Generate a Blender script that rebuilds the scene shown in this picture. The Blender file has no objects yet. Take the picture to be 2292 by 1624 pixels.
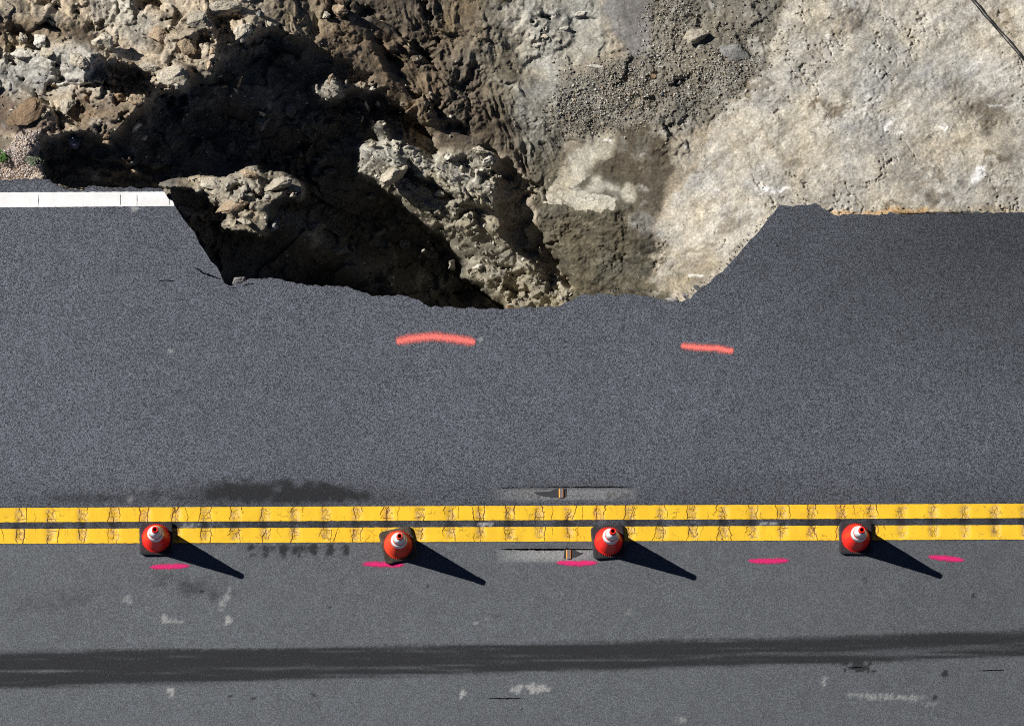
import bpy, bmesh, math, random
import numpy as np
from mathutils import Vector, Matrix, noise as mnoise

random.seed(7); np.random.seed(7)
scene = bpy.context.scene
COL = scene.collection

# ---------------------------------------------------------------- camera, sky, sun, exposure
CAM_H = 58.0
CAM = np.array([-2.72, -10.2, CAM_H])
FWD = -CAM / np.linalg.norm(CAM)
RIGHT = np.array([1.0, 0, 0]) - FWD * FWD[0]; RIGHT /= np.linalg.norm(RIGHT)
UP = np.cross(RIGHT, FWD)
FOCAL = 207.0 * float(np.linalg.norm(CAM))          # in image pixels (2291 wide)
cam_data = bpy.data.cameras.new('camera'); cam = bpy.data.objects.new('camera', cam_data); COL.objects.link(cam)
cam_data.sensor_width = 36.0; cam_data.sensor_fit = 'HORIZONTAL'; cam_data.lens = FOCAL / 2291.0 * 36.0
cam_data.clip_start = 1.0; cam_data.clip_end = 2000.0
M = Matrix(((RIGHT[0], UP[0], -FWD[0], CAM[0]), (RIGHT[1], UP[1], -FWD[1], CAM[1]), (RIGHT[2], UP[2], -FWD[2], CAM[2]), (0, 0, 0, 1)))
cam.matrix_world = M
scene.camera = cam

SUN_EL = math.radians(35.7)
SUN_AZ = math.atan2(-0.908, 0.403)                    # clockwise from +Y
sun_dir = Vector((math.sin(SUN_AZ) * math.cos(SUN_EL), math.cos(SUN_AZ) * math.cos(SUN_EL), math.sin(SUN_EL)))
world = bpy.data.worlds.new('World'); scene.world = world; world.use_nodes = True
wt = world.node_tree; wt.nodes.clear()
sky = wt.nodes.new('ShaderNodeTexSky'); sky.sky_type = 'NISHITA'; sky.sun_disc = False
sky.sun_elevation = SUN_EL; sky.sun_rotation = SUN_AZ; sky.air_density = 0.28; sky.dust_density = 0.0; sky.ozone_density = 1.0
bg = wt.nodes.new('ShaderNodeBackground'); bg.inputs['Strength'].default_value = 0.05
wo = wt.nodes.new('ShaderNodeOutputWorld')
wt.links.new(sky.outputs[0], bg.inputs[0]); wt.links.new(bg.outputs[0], wo.inputs[0])
sd = bpy.data.lights.new('sun', 'SUN'); sd.energy = 5.0; sd.angle = math.radians(0.5); sd.color = (1.0, 0.965, 0.915)
sun = bpy.data.objects.new('sun', sd); COL.objects.link(sun)
sun.rotation_euler = sun_dir.to_track_quat('Z', 'Y').to_euler(); sun.location = (-20, 10, 30)
vs = scene.view_settings; vs.view_transform = 'Standard'; vs.look = 'None'; vs.gamma = 1.0; vs.use_curve_mapping = False
vs.exposure = 0.38
scene.cycles.use_denoising = False
scene.cycles.max_bounces = 5
scene.cycles.pixel_filter_type = 'BLACKMAN_HARRIS'; scene.cycles.filter_width = 1.05

def W(px, py, z=0.0):
    """image coordinates + height -> metres (where the camera ray meets that height)"""
    px = np.asarray(px, float); py = np.asarray(py, float); z = np.asarray(z, float)
    d = [FWD[k] * FOCAL + RIGHT[k] * (px - 1145.5) - UP[k] * (py - 812.0) for k in range(3)]
    t = (z - CAM[2]) / d[2]
    return CAM[0] + d[0] * t, CAM[1] + d[1] * t, z + 0 * t

def WP(px, py, z=0.0):
    a = W(px, py, z); return Vector((float(a[0]), float(a[1]), float(a[2])))

# ---------------------------------------------------------------- helpers
def tag(o, label=None, cat=None, group=None, kind=None):
    if label: o['label'] = label
    if cat: o['category'] = cat
    if group: o['group'] = group
    if kind: o['kind'] = kind
    return o

def link(o, parent=None):
    COL.objects.link(o)
    if parent is not None: o.parent = parent
    return o

def empty(name, loc, rz=0, rx=0, ry=0):
    o = bpy.data.objects.new(name, None); COL.objects.link(o)
    o.location = loc; o.rotation_euler = (rx, ry, rz); o.empty_display_size = 0.1
    return o

def mesh_np(name, V, F, mat, parent=None, smooth=True, attrs=None):
    """V (n,3) float, F (m,4) or (m,3) int"""
    me = bpy.data.meshes.new(name)
    V = np.asarray(V, np.float32); F = np.asarray(F, np.int32)
    k = F.shape[1]
    me.vertices.add(len(V)); me.vertices.foreach_set('co', V.ravel())
    me.loops.add(F.size); me.loops.foreach_set('vertex_index', F.ravel())
    me.polygons.add(len(F)); me.polygons.foreach_set('loop_start', np.arange(0, F.size, k, dtype=np.int32))
    me.update(calc_edges=True)
    me.polygons.foreach_set('use_smooth', np.full(len(F), smooth))
    for an, (ty, arr) in (attrs or {}).items():
        a = me.attributes.new(an, ty, 'POINT')
        a.data.foreach_set('color' if ty == 'FLOAT_COLOR' else 'value', np.asarray(arr, np.float32).ravel())
    me.materials.append(mat)
    return link(bpy.data.objects.new(name, me), parent)

def bm_obj(name, bm, mat, parent=None, smooth=False):
    me = bpy.data.meshes.new(name); bm.to_mesh(me); bm.free()
    for p in me.polygons: p.use_smooth = smooth
    me.materials.append(mat)
    return link(bpy.data.objects.new(name, me), parent)

class NT:
    """small node-tree writer"""
    def __init__(s, name, rough=0.9, spec=0.25):
        s.m = bpy.data.materials.new(name); s.m.use_nodes = True; s.t = s.m.node_tree; s.t.nodes.clear()
        s.out = s.n('ShaderNodeOutputMaterial'); s.b = s.n('ShaderNodeBsdfPrincipled')
        s.b.inputs['Roughness'].default_value = rough; s.b.inputs['Specular IOR Level'].default_value = spec
        s.l(s.b.outputs[0], s.out.inputs[0]); s.tc = s.n('ShaderNodeTexCoord')
    def n(s, t, **k):
        x = s.t.nodes.new(t)
        for a, v in k.items(): setattr(x, a, v)
        return x
    def l(s, a, b): s.t.links.new(a, b)
    def setin(s, sock, v):
        if hasattr(v, 'is_output') or hasattr(v, 'links'): s.l(v, sock)
        else:
            if sock.type == 'RGBA' and not hasattr(v, '__len__'): v = (v, v, v, 1)
            if sock.type == 'RGBA' and len(v) == 3: v = (*v, 1)
            sock.default_value = v
    def noise(s, scale, detail=3, rough=0.6, vec=None, dist=0):
        x = s.n('ShaderNodeTexNoise'); x.inputs['Scale'].default_value = scale; x.inputs['Detail'].default_value = detail
        x.inputs['Roughness'].default_value = rough; x.inputs['Distortion'].default_value = dist
        s.l(vec if vec is not None else s.tc.outputs['Object'], x.inputs['Vector']); return x.outputs['Fac']
    def voro(s, scale, feature='F1', out='Distance', vec=None):
        x = s.n('ShaderNodeTexVoronoi', feature=feature); x.inputs['Scale'].default_value = scale
        s.l(vec if vec is not None else s.tc.outputs['Object'], x.inputs['Vector']); return x.outputs[out]
    def ramp(s, f, lo, hi, a=0.0, b=1.0):
        x = s.n('ShaderNodeMapRange'); x.interpolation_type = 'SMOOTHSTEP'
        s.l(f, x.inputs[0]); x.inputs[1].default_value = lo; x.inputs[2].default_value = hi; x.inputs[3].default_value = a; x.inputs[4].default_value = b
        return x.outputs[0]
    def math(s, op, a, b=0.0, clamp=False):
        x = s.n('ShaderNodeMath', operation=op); x.use_clamp = clamp; s.setin(x.inputs[0], a); s.setin(x.inputs[1], b); return x.outputs[0]
    def mix(s, f, a, b, mode='MIX'):
        x = s.n('ShaderNodeMix', data_type='RGBA', blend_type=mode); s.setin(x.inputs['Factor'], f); s.setin(x.inputs[6], a); s.setin(x.inputs[7], b)
        return x.outputs[2]
    def scale(s, col, f):
        x = s.n('ShaderNodeVectorMath', operation='SCALE'); s.setin(x.inputs[0], col); s.setin(x.inputs['Scale'], f); return x.outputs[0]
    def attr(s, name, out='Fac'):
        x = s.n('ShaderNodeAttribute', attribute_name=name); return x.outputs[out]
    def color(s, c): s.setin(s.b.inputs['Base Color'], c)
    def bump(s, h, dist, strength=1.0):
        x = s.n('ShaderNodeBump'); x.inputs['Distance'].default_value = dist; x.inputs['Strength'].default_value = strength
        s.l(h, x.inputs['Height']); s.l(x.outputs[0], s.b.inputs['Normal'])
# ---------------------------------------------------------------- terrain relief (numpy)
# D = image pixel coordinates, projected through the camera (2291 x 1624 units, 207 units per metre on the road)
def _hash(ix, iy, seed):
    h = (ix.astype(np.int64) * 374761393 + iy.astype(np.int64) * 668265263 + seed * 1442695041) & 0xffffffff
    h = ((h ^ (h >> 13)) * 1274126177) & 0xffffffff
    h = ((h ^ (h >> 16)) * 2246822519) & 0xffffffff
    return ((h ^ (h >> 15)) & 0xffffff) / float(0xffffff)

def vnoise(x, y, seed=0):
    ix = np.floor(x); iy = np.floor(y)
    fx = x - ix; fy = y - iy
    ux = fx * fx * fx * (fx * (fx * 6 - 15) + 10); uy = fy * fy * fy * (fy * (fy * 6 - 15) + 10)
    ix = ix.astype(np.int64); iy = iy.astype(np.int64)
    def g(dx, dy):
        a = _hash(ix + dx, iy + dy, seed) * 6.2831853
        return np.cos(a) * (fx - dx) + np.sin(a) * (fy - dy)
    a = g(0, 0) * (1 - ux) + g(1, 0) * ux
    b = g(0, 1) * (1 - ux) + g(1, 1) * ux
    return (a * (1 - uy) + b * uy) * 1.5

def fbm(x, y, wl, octs=4, seed=0, gain=0.5, ridged=False):
    s = 0; a = 1.0; f = 1.0 / wl
    for o in range(octs):
        n = vnoise(x * f + 17.3 * o, y * f - 9.1 * o, seed + o)
        s = s + a * ((0.35 - np.abs(n)) * 2 if ridged else n)
        a *= gain; f *= 2.03
    return s

def facets(x, y, wl, seed=0, tilt=0.7, step=0.6):
    """angular blocks: each Voronoi cell is a tilted plane with its own height"""
    u = x / wl; v = y / wl
    iu = np.floor(u).astype(np.int64); iv = np.floor(v).astype(np.int64)
    best = np.full(u.shape, 9e9); val = np.zeros(u.shape)
    for dx in (-1, 0, 1):
        for dy in (-1, 0, 1):
            cx = iu + dx; cy = iv + dy
            px = cx + _hash(cx, cy, seed + 1); py = cy + _hash(cx, cy, seed + 2)
            d = (u - px) ** 2 + (v - py) ** 2
            h = (_hash(cx, cy, seed + 3) - 0.5) * step + (_hash(cx, cy, seed + 4) - 0.5) * tilt * 2 * (u - px) \
                + (_hash(cx, cy, seed + 5) - 0.5) * tilt * 2 * (v - py)
            m = d < best
            best = np.where(m, d, best); val = np.where(m, h, val)
    return val

def blur(a, n):
    """separable box blur, twice, radius n cells"""
    if n < 1: return a
    for _ in range(2):
        for ax in (0, 1):
            p = np.pad(a, [(n + 1, n) if k == ax else (0, 0) for k in (0, 1)], mode='edge')
            c = np.cumsum(p, axis=ax)
            a = (np.take(c, range(2 * n + 1, c.shape[ax]), axis=ax) - np.take(c, range(0, c.shape[ax] - 2 * n - 1), axis=ax)) / (2 * n + 1)
    return a

STEP = 2.0
GX0, GX1, GY0, GY1 = -360, 2660, -300, 780
gx = np.arange(GX0, GX1 + 1, STEP); gy = np.arange(GY0, GY1 + 1, STEP)
PX, PY = np.meshgrid(gx, gy)
# ragged borders: every region outline is looked up at a point shaken by noise
WX = PX + 9 * fbm(PX, PY, 34, 4, 11, 0.6); WY = PY + 9 * fbm(PX, PY, 34, 4, 31, 0.6)
WX2 = PX + 24 * fbm(PX, PY, 70, 5, 51, 0.68); WY2 = PY + 24 * fbm(PX, PY, 70, 5, 71, 0.68)

def poly(pts, soft=0, wild=False, raw=False):
    X, Y = (PX, PY) if raw else ((WX2, WY2) if wild else (WX, WY))
    pts = np.array(pts, float)
    m = 60 if wild else 14
    i0 = max(0, int((pts[:, 0].min() - m - GX0) / STEP)); i1 = min(len(gx), int((pts[:, 0].max() + m - GX0) / STEP) + 1)
    j0 = max(0, int((pts[:, 1].min() - m - GY0) / STEP)); j1 = min(len(gy), int((pts[:, 1].max() + m - GY0) / STEP) + 1)
    out = np.zeros(PX.shape)
    if i1 <= i0 or j1 <= j0: return out
    x = X[j0:j1, i0:i1]; y = Y[j0:j1, i0:i1]
    ins = np.zeros(x.shape, bool)
    n = len(pts)
    for k in range(n):
        x1, y1 = pts[k]; x2, y2 = pts[(k + 1) % n]
        if y1 == y2: continue
        c = (y1 > y) != (y2 > y)
        ins ^= c & (x < (x2 - x1) * (y - y1) / (y2 - y1) + x1)
    out[j0:j1, i0:i1] = ins
    return blur(out, int(soft / STEP)) if soft else out

def blob(cx, cy, rx, ry, ang=0):
    c, s = math.cos(math.radians(ang)), math.sin(math.radians(ang))
    dx = WX2 - cx; dy = WY2 - cy
    u = (dx * c + dy * s) / rx; v = (-dx * s + dy * c) / ry
    return np.clip(1.6 * (1 - (u * u + v * v)), 0, 1)

MAIN = [(468,66),(490,62),(508,64),(522,78),(537,78),(561,93),(568,68),(580,57),(600,66),(612,63),(620,61),(648,79),(688,92),(742,127),(771,135),(800,152),(817,166),(824,187),(858,201),(867,222),(919,255),(948,285),(965,300),(983,340),(1060,600),(1128,684),(1135,800),(480,800),(379,424),(277,424),(153,420),(111,396),(83,372),(94,333),(89,300),(140,305),(162,288),(178,300),(200,290),(226,305),(251,300),(270,285),(300,262),(318,240),(329,215),(312,205),(283,208),(278,228),(262,238),(255,222),(253,201),(237,196),(200,192),(176,196),(190,175),(200,160),(209,128),(242,133),(296,146),(346,170),(318,173),(314,183),(344,192),(400,203),(414,200),(424,172),(422,150),(440,160),(455,172),(470,178),(480,165),(485,140),(500,130),(503,105),(487,95),(480,80)]
LITS = [
 [(697,188),(728,186),(738,168),(757,178),(766,200),(772,215),(759,229),(735,224),(714,220),(703,205)],
 [(775,184),(800,185),(826,192),(838,200),(828,210),(800,204),(778,200)],
 [(824,266),(845,266),(862,275),(868,300),(880,318),(850,318),(838,300)],
 [(801,330),(822,318),(850,318),(880,316),(905,322),(935,330),(962,336),(985,342),(1010,342),(1040,330),(1086,332),(1108,362),(1118,399),(1100,425),(1108,480),(1123,522),(1145,559),(1185,578),(1200,600),(1240,610),(1282,640),(1290,700),(1138,720),(1132,682),(1071,645),(1030,618),(1049,593),(1017,566),(978,514),(938,490),(906,463),(891,438),(869,436),(855,413),(822,391),(801,378)],
 # outcrop standing in the shade
 [(395,391),(454,391),(518,383),(548,372),(576,370),(581,382),(635,387),(681,409),(688,433),(659,452),(646,430),(631,442),(605,459),(592,470),(596,487),(600,505),(587,524),(560,520),(522,520),(491,514),(494,496),(513,489),(489,467),(467,442),(395,422)],
 [(398,462),(425,462),(461,488),(430,491),(404,477)],
 # small lit ledges
 [(225,311),(251,314),(250,327),(232,326)],[(279,354),(296,352),(295,368),(283,364)],[(285,376),(300,372),(322,388),(331,402),(312,394)],
 [(346,408),(372,406),(385,390),(400,384),(400,422),(370,416)],
 [(594,46),(612,46),(606,62)],[(511,97),(518,97),(517,103),(512,102)],[(492,188),(509,188),(503,196)],
 [(527,174),(541,172),(538,190),(533,190)],[(580,255),(596,252),(592,260)],
]
HOLES = [  # cast or self shade inside the sunlit parts
 [(468,29),(480,33),(500,30),(511,26),(518,36),(536,33),(530,40),(505,52),(510,62),(490,60),(470,55)],
 [(462,0),(468,0),(469,30),(463,30)],[(444,75),(460,84),(478,92),(480,98),(450,100),(440,112)],[(483,104),(503,106),(503,135),(488,140)],
 [(884,380),(900,368),(922,366),(924,378),(945,390),(965,402),(985,412),(1010,425),(1022,448),(1000,448),(975,438),(955,420),(925,412),(905,400),(886,404)],
 [(884,395),(912,425),(900,425)],[(938,327),(965,336),(975,350),(950,350)],[(1030,345),(1046,360),(1050,375),(1030,365)],[(1095,372),(1105,395),(1080,410),(1074,392)],
 [(960,470),(985,480),(975,490)],[(1035,570),(1058,572),(1050,580)],[(1100,585),(1150,600),(1180,622),(1150,615)],[(1120,640),(1160,640),(1190,655),(1150,655)],
 [(556,415),(575,430),(590,452),(570,445)],[(505,425),(545,410),(550,425),(530,430)],[(520,450),(560,458),(575,470),(545,465)],
 [(824,74),(841,85),(870,108),(895,128),(906,145),(895,162),(893,186),(875,172),(862,158),(855,140),(843,120),(835,95)],
 [(884,65),(904,72),(928,98),(956,122),(970,142),(980,160),(962,148),(942,124),(916,112),(896,92)],
 [(938,-20),(952,10),(965,32),(962,42),(950,34),(940,10)],[(904,196),(939,216),(936,227),(908,214)],
 [(985,266),(1013,266),(1037,292),(1030,297),(996,288)],[(1035,200),(1046,210),(1058,235),(1046,222)],
 [(800,7),(820,14),(841,30),(833,38),(818,42),(800,34)],[(735,26),(752,40),(745,48),(737,40)],[(1039,261),(1049,274),(1037,272)],[(970,82),(984,90),(988,98),(975,96)],
 [(800,150),(824,168),(815,178),(800,170)],[(930,205),(970,240),(1000,262),(985,262),(955,240)],
 [(16,52),(60,60),(55,70),(36,81),(25,68)],[(61,92),(81,98),(101,109),(78,114),(59,109)],[(20,100),(37,110),(35,118),(22,116)],[(192,57),(205,52),(213,60),(200,70)],[(218,59),(236,65),(222,70)],
 [(163,17),(185,24),(163,29)],[(120,7),(128,9),(130,24),(120,24)],[(231,78),(246,83),(238,88)],[(39,172),(57,174),(50,182)],[(98,187),(122,198),(118,204),(100,200)],[(120,172),(137,167),(137,180)],[(120,141),(136,148),(129,154)],[(12,131),(33,144),(28,149),(15,142)],
 [(78,200),(89,213),(115,237),(126,248),(137,277),(142,300),(133,290),(124,262),(106,246),(89,226)],[(190,209),(209,203),(210,220),(196,223)],
 [(293,-20),(345,-20),(350,8),(318,10),(310,24),(300,14)],[(349,38),(377,39),(370,45)],[(364,62),(381,68),(371,72)],[(370,138),(379,143),(375,157)],[(352,9),(372,18),(352,18)],
 [(570,15),(594,20),(592,33),(574,26)],[(430,37),(446,50),(436,45)],[(722,26),(739,38),(718,47)],[(783,8),(779,32),(761,38),(770,24)],
 [(160,305),(175,300),(185,318),(172,325)],[(200,280),(235,278),(228,290)],[(255,262),(290,252),(285,270)],
 [(1208,590),(1222,600),(1240,625),(1222,618)],[(1200,610),(1240,632),(1262,652),(1230,645)],
 [(1210,28),(1228,36),(1232,41),(1212,42)],[(1192,46),(1198,50),(1192,56)],[(1215,60),(1222,72),(1216,76)],
]
GULLY = [(1086,332),(1110,342),(1150,375),(1182,399),(1208,421),(1200,430),(1178,440),(1170,450),(1185,465),(1190,477),(1184,490),(1200,507),(1220,522),(1214,549),(1228,566),(1252,581),(1250,600),(1270,620),(1284,642),(1262,640),(1235,608),(1200,596),(1185,578),(1145,559),(1123,522),(1110,480),(1100,430),(1120,399),(1108,362)]

dark = poly(MAIN)
for p in LITS: dark = np.maximum(dark - poly(p), 0)
for p in HOLES: dark = np.maximum(dark, poly(p))
dark = np.maximum(dark, poly(GULLY))

BROWN = [(620,61),(560,-330),(980,-330),(1010,0),(1035,90),(1100,200),(1180,280),(1200,400),(1110,335),(985,338),(965,300),(867,222),(817,166),(742,127)]
PALE = [(1790,-60),(1740,60),(1705,165),(1640,225),(1600,265),(1582,320),(1560,380),(1500,450),(1470,520),(1500,570),(1480,600),(1440,640),(1540,700),(1745,500),(2700,500),(2700,-330),(1830,-330)]
MIDDLE = [(1010,-330),(1010,0),(1035,90),(1100,200),(1180,280),(1200,370),(1250,370),(1260,260),(1190,180),(1150,60),(1120,-330)]
WASH = [(1190,450),(1240,440),(1340,470),(1400,460),(1470,520),(1500,570),(1480,600),(1440,640),(1500,700),(1250,720),(1282,640),(1215,549)]
MOUND = [(1200,440),(1260,390),(1290,340),(1330,300),(1370,290),(1430,300),(1450,350),(1470,420),(1440,470),(1370,475),(1300,480),(1240,450)]
g = np.full(PX.shape, 0.03)
def put(a, val, m): return a * (1 - m) + val * m
mBrown = poly(BROWN, 8); mPale = poly(PALE, 10); mMid = poly(MIDDLE, 20); mWash = poly(WASH, 12); mMound = poly(MOUND, 10)
g = put(g, -0.26, mBrown); g = put(g, -0.12, mMid); g = put(g, 0.27, mPale); g = put(g, 0.02, mWash); g = put(g, 0.26, mMound)
mRub = poly(LITS[3], 6); g = put(g, -0.10, mRub)
mULg = poly([(-400,-330),(640,-330),(560,60),(500,200),(300,300),(140,300),(-400,300)], 20); g = put(g, 0.10, mULg)
mOut = poly(LITS[4], 2); g = put(g, 0.05, mOut)
for c in ((1530,430,60,30,-45), (1420,390,70,45,30), (1850,240,70,26,-15), (1890,40,30,60,-60), (2215,260,50,45,0), (1460,540,40,60,30)):
    g -= 0.16 * blob(*c)
g += 0.22 * fbm(PX, PY, 120, 3, 5)

# --- solve along the sun's direction: height z with dz/ds = g, shaded runs bounded by the light's slope
TAN = math.tan(SUN_EL)
SU = np.array([184.0, 113.0]); UNIT = float(np.hypot(*SU)); SU /= UNIT
TU = np.array([-SU[1], SU[0]])
RS = 3.0
cs = [(x, y) for x in (GX0, GX1) for y in (GY0, GY1)]
s_lo = min(c[0] * SU[0] + c[1] * SU[1] for c in cs); s_hi = max(c[0] * SU[0] + c[1] * SU[1] for c in cs)
t_lo = min(c[0] * TU[0] + c[1] * TU[1] for c in cs); t_hi = max(c[0] * TU[0] + c[1] * TU[1] for c in cs)
rs = np.arange(s_lo, s_hi, RS); rt = np.arange(t_lo, t_hi, RS)
RSg, RTg = np.meshgrid(rs, rt)
def bil(a, u, v):
    u = np.clip(u, 0, a.shape[1] - 1.001); v = np.clip(v, 0, a.shape[0] - 1.001)
    i = u.astype(int); j = v.astype(int); fu = u - i; fv = v - j
    return (a[j, i] * (1 - fu) + a[j, i + 1] * fu) * (1 - fv) + (a[j + 1, i] * (1 - fu) + a[j + 1, i + 1] * fu) * fv
RX = RSg * SU[0] + RTg * TU[0]; RY = RSg * SU[1] + RTg * TU[1]
def to_rot(a): return bil(a, (RX - GX0) / STEP, (RY - GY0) / STEP)
def from_rot(a): return bil(a, (PX * SU[0] + PY * SU[1] - s_lo) / RS, (PX * TU[0] + PY * TU[1] - t_lo) / RS)
inside = (RX > GX0) & (RX < GX1) & (RY > GY0) & (RY < GY1)
dr = (to_rot(dark) > 0.5) & inside
gr = to_rot(g)
idx = np.broadcast_to(np.arange(dr.shape[1]), dr.shape)
st = np.maximum.accumulate(np.where(dr, -1, idx), axis=1)
en = np.minimum.accumulate(np.where(dr, 10 ** 6, idx)[:, ::-1], axis=1)[:, ::-1]
L = np.minimum(en - st, 2000).astype(float); u = (idx - st) / np.maximum(L, 1)
Lm = L * RS / UNIT
amp = np.clip(0.55 + 0.25 / np.maximum(Lm, 0.15), 0, 1.6) * np.clip(1.5 / np.maximum(Lm, 1.5), 0.3, 1)
gd = -TAN - amp * np.cos(np.pi * u)
gr = np.where(dr, gd, gr)
h = np.where(inside, 0.05, 0.0)
w = 0.004
ns, nt = 1 << int(math.ceil(math.log2(gr.shape[1] * 1.25))), 1 << int(math.ceil(math.log2(gr.shape[0] * 1.25)))
G = np.zeros((nt, ns)); H2 = np.zeros((nt, ns)); oj = (nt - gr.shape[0]) // 2; oi = (ns - gr.shape[1]) // 2
G[oj:oj + gr.shape[0], oi:oi + gr.shape[1]] = np.where(inside, gr, 0); H2[oj:oj + gr.shape[0], oi:oi + gr.shape[1]] = h
ks = 2 * np.pi * np.fft.fftfreq(ns); kt = 2 * np.pi * np.fft.fftfreq(nt)
KS, KT = np.meshgrid(ks, kt)
den = KS ** 2 + w * KT ** 2; den[0, 0] = 1
Z = (-1j * KS * np.fft.fft2(G) - w * 1j * KT * np.fft.fft2(H2)) / den
Z[0, 0] = 0
zr = np.fft.ifft2(Z).real[oj:oj + gr.shape[0], oi:oi + gr.shape[1]] * RS / UNIT
z0 = from_rot(zr)
# --- smooth correction so that it meets the road where it does
ANCH = [(30,350,-0.05),(90,395,-0.12),(430,475,-0.22),(1760,462,-0.22),(1900,470,-0.11),(2080,468,-0.10),(2280,468,-0.10),(2600,468,-0.1),(-300,380,-0.05),(1290,650,-1.35),(1540,655,-0.85)]
A = np.array([[x, y] for x, y, _ in ANCH], float)
res = np.array([zz - bil(z0, np.array([(x - GX0) / STEP]), np.array([(y - GY0) / STEP]))[0] for x, y, zz in ANCH])
def rbf(d): return np.exp(-(d / 420.0) ** 2)
K = rbf(np.hypot(A[:, None, 0] - A[None, :, 0], A[:, None, 1] - A[None, :, 1])) + 0.02 * np.eye(len(A))
mu = res.mean(); co = np.linalg.solve(K, res - mu)
z = z0 + mu
for (x, y), c in zip(A, co): z = z + c * rbf(np.hypot(PX - x, PY - y))
# --- carve the shaded runs under the light's path, keep the lit ground on it
sm = RSg / UNIT * TAN
for it in range(3):
    q = to_rot(z) + sm
    q = np.where(inside, q, -9)
    ql = np.maximum.accumulate(np.where(dr, -9, q), axis=1)
    start = ql
    gap = np.clip(Lm * 0.16, 0.05, 0.20) * np.sin(np.pi * np.clip(u, 0, 1)) ** 0.7 + 0.012
    qn = np.where(dr & (start > -8), np.minimum(q, start - gap), q)
    qn = np.where(~dr & inside, q + 0.8 * np.clip(ql - q, 0, 9), qn)
    dz = np.where(inside, qn - q, 0)
    if it < 2: dz = blur(dz, 3 - it)
    z = z + from_rot(dz)
    if it == 1:
        cap = from_rot(np.where(inside & (start > -8), start - gap - sm, 5))
        cm = cap.copy()
        for sh_ in (4, 8, 16):
            cm = np.minimum(cm, np.minimum(np.roll(cm, sh_, 0), np.roll(cm, -sh_, 0)))
            cm = np.minimum(cm, np.minimum(np.roll(cm, sh_ // 2, 1), np.roll(cm, -sh_ // 2, 1)))
        cap = np.minimum(cap, blur(np.minimum(cm, 1.0), 12) - 0.02)
        a_ = blur(z, 30); wk = np.clip(blur(dark, 9) * 2.6 - 1.2, 0, 1)
        z = z * (1 - wk) + np.minimum(a_, cap) * wk
# --- relief detail by region
lit = 1 - blur(dark, 3)
mUL = poly([(-400,-330),(640,-330),(560,60),(620,70),(500,200),(300,300),(140,300),(-400,300)], 20)
mGrav = poly([(1255,130),(1330,150),(1400,150),(1470,-40),(1560,-330),(1760,-330),(1700,170),(1600,250),(1560,290),(1440,300),(1330,290),(1240,330),(1225,260)], 14, wild=True)
mTongue = poly([(1350,-330),(1350,0),(1352,30),(1366,60),(1378,70),(1388,95),(1400,122),(1425,128),(1448,118),(1458,90),(1462,20),(1455,-330)], 4)
rough = 0.030 + 0.028 * mUL + 0.040 * poly(LITS[3], 10) + 0.028 * mOut - 0.020 * mPale - 0.012 * mWash - 0.013 * mBrown - 0.008 * mMid + 0.055 * blur(dark, 4)
rough = rough * (1 - 0.85 * mTongue) * (1 - 0.75 * mMound)
mx = PX / 207.0; my = PY / 207.0
fx_ = mx + 0.06 * fbm(mx, my, 0.2, 3, 91); fy_ = my + 0.06 * fbm(mx, my, 0.2, 3, 97)
patchy = np.clip(0.45 + 1.5 * fbm(mx, my, 0.75, 4, 181), 0.08, 1.5)
det = 1.9 * facets(fx_, fy_ * 1.15, 0.36, 3, 1.0, 0.6) * (0.5 + 0.5 * patchy) + (0.95 * facets(fx_, fy_ * 1.1, 0.14, 13, 1.1, 0.9) + 0.42 * facets(mx, my, 0.055, 23, 1.0, 1.0)) * patchy
det = 0.5 * det + 0.5 * blur(det, 1)
det = det + 0.7 * fbm(mx, my, 0.6, 5, 41, 0.5) + 0.25 * fbm(mx, my, 0.3, 3, 61, 0.5, True) * patchy
gx2 = mx + 0.12 * fbm(mx, my, 0.5, 3, 191); gy2 = my + 0.12 * fbm(mx, my, 0.5, 3, 195)
slabs = facets(gx2, gy2 * 1.2, 0.85, 33, 0.8, 0.8)
z = z + slabs * (0.05 * mUL + 0.15 * blur(dark, 16) * (1 - 0.6 * mUL) + 0.03 * mOut + 0.04 * poly(LITS[3], 10) + 0.02 * mBrown)
# long scored grooves down the brown slope
ca, sa = math.cos(math.radians(52)), math.sin(math.radians(52))
gu = mx * ca + my * sa; gv = -mx * sa + my * ca
gw = fbm(mx, my, 0.7, 4, 85) * 0.16
groove = fbm((gu + gw) * 0.4, gv + gw, 0.30, 5, 81, 0.6, True) * np.clip(0.5 + 1.2 * fbm(mx, my, 0.9, 3, 87), 0.1, 1.3)
grit = fbm(mx, my, 0.055, 3, 141, 0.75)
soft = blur(fbm(mx, my, 0.35, 5, 121, 0.6), 0)
base = z.copy()
gpatch = np.clip(0.5 + 1.2 * fbm(mx, my, 0.8, 3, 161), 0, 1)
z = z + rough * det * (1 - 0.6 * mPale) + 0.06 * groove * (mBrown + 0.35 * mMid) + grit * gpatch * (0.005 + 0.05 * rough - 0.002 * mPale + 0.004 * mGrav) * (1 - mTongue) + soft * (0.010 * mPale + 0.028 * mWash)
chips = facets(mx + 0.02 * fbm(mx, my, 0.06, 2, 211), my, 0.085, 43, 1.0, 1.0); chips2 = facets(mx, my, 0.04, 53, 1.0, 1.0)
pmask = np.clip(fbm(mx, my, 0.5, 5, 215, 0.65) * 1.6 + 0.25, 0.06, 1.2)
z = z + (0.016 * chips + 0.009 * chips2) * (0.6 * mPale * pmask + mWash * (0.4 + 0.7 * pmask) + 0.8 * mMid * pmask) * (1 - 0.6 * mMound)
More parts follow.
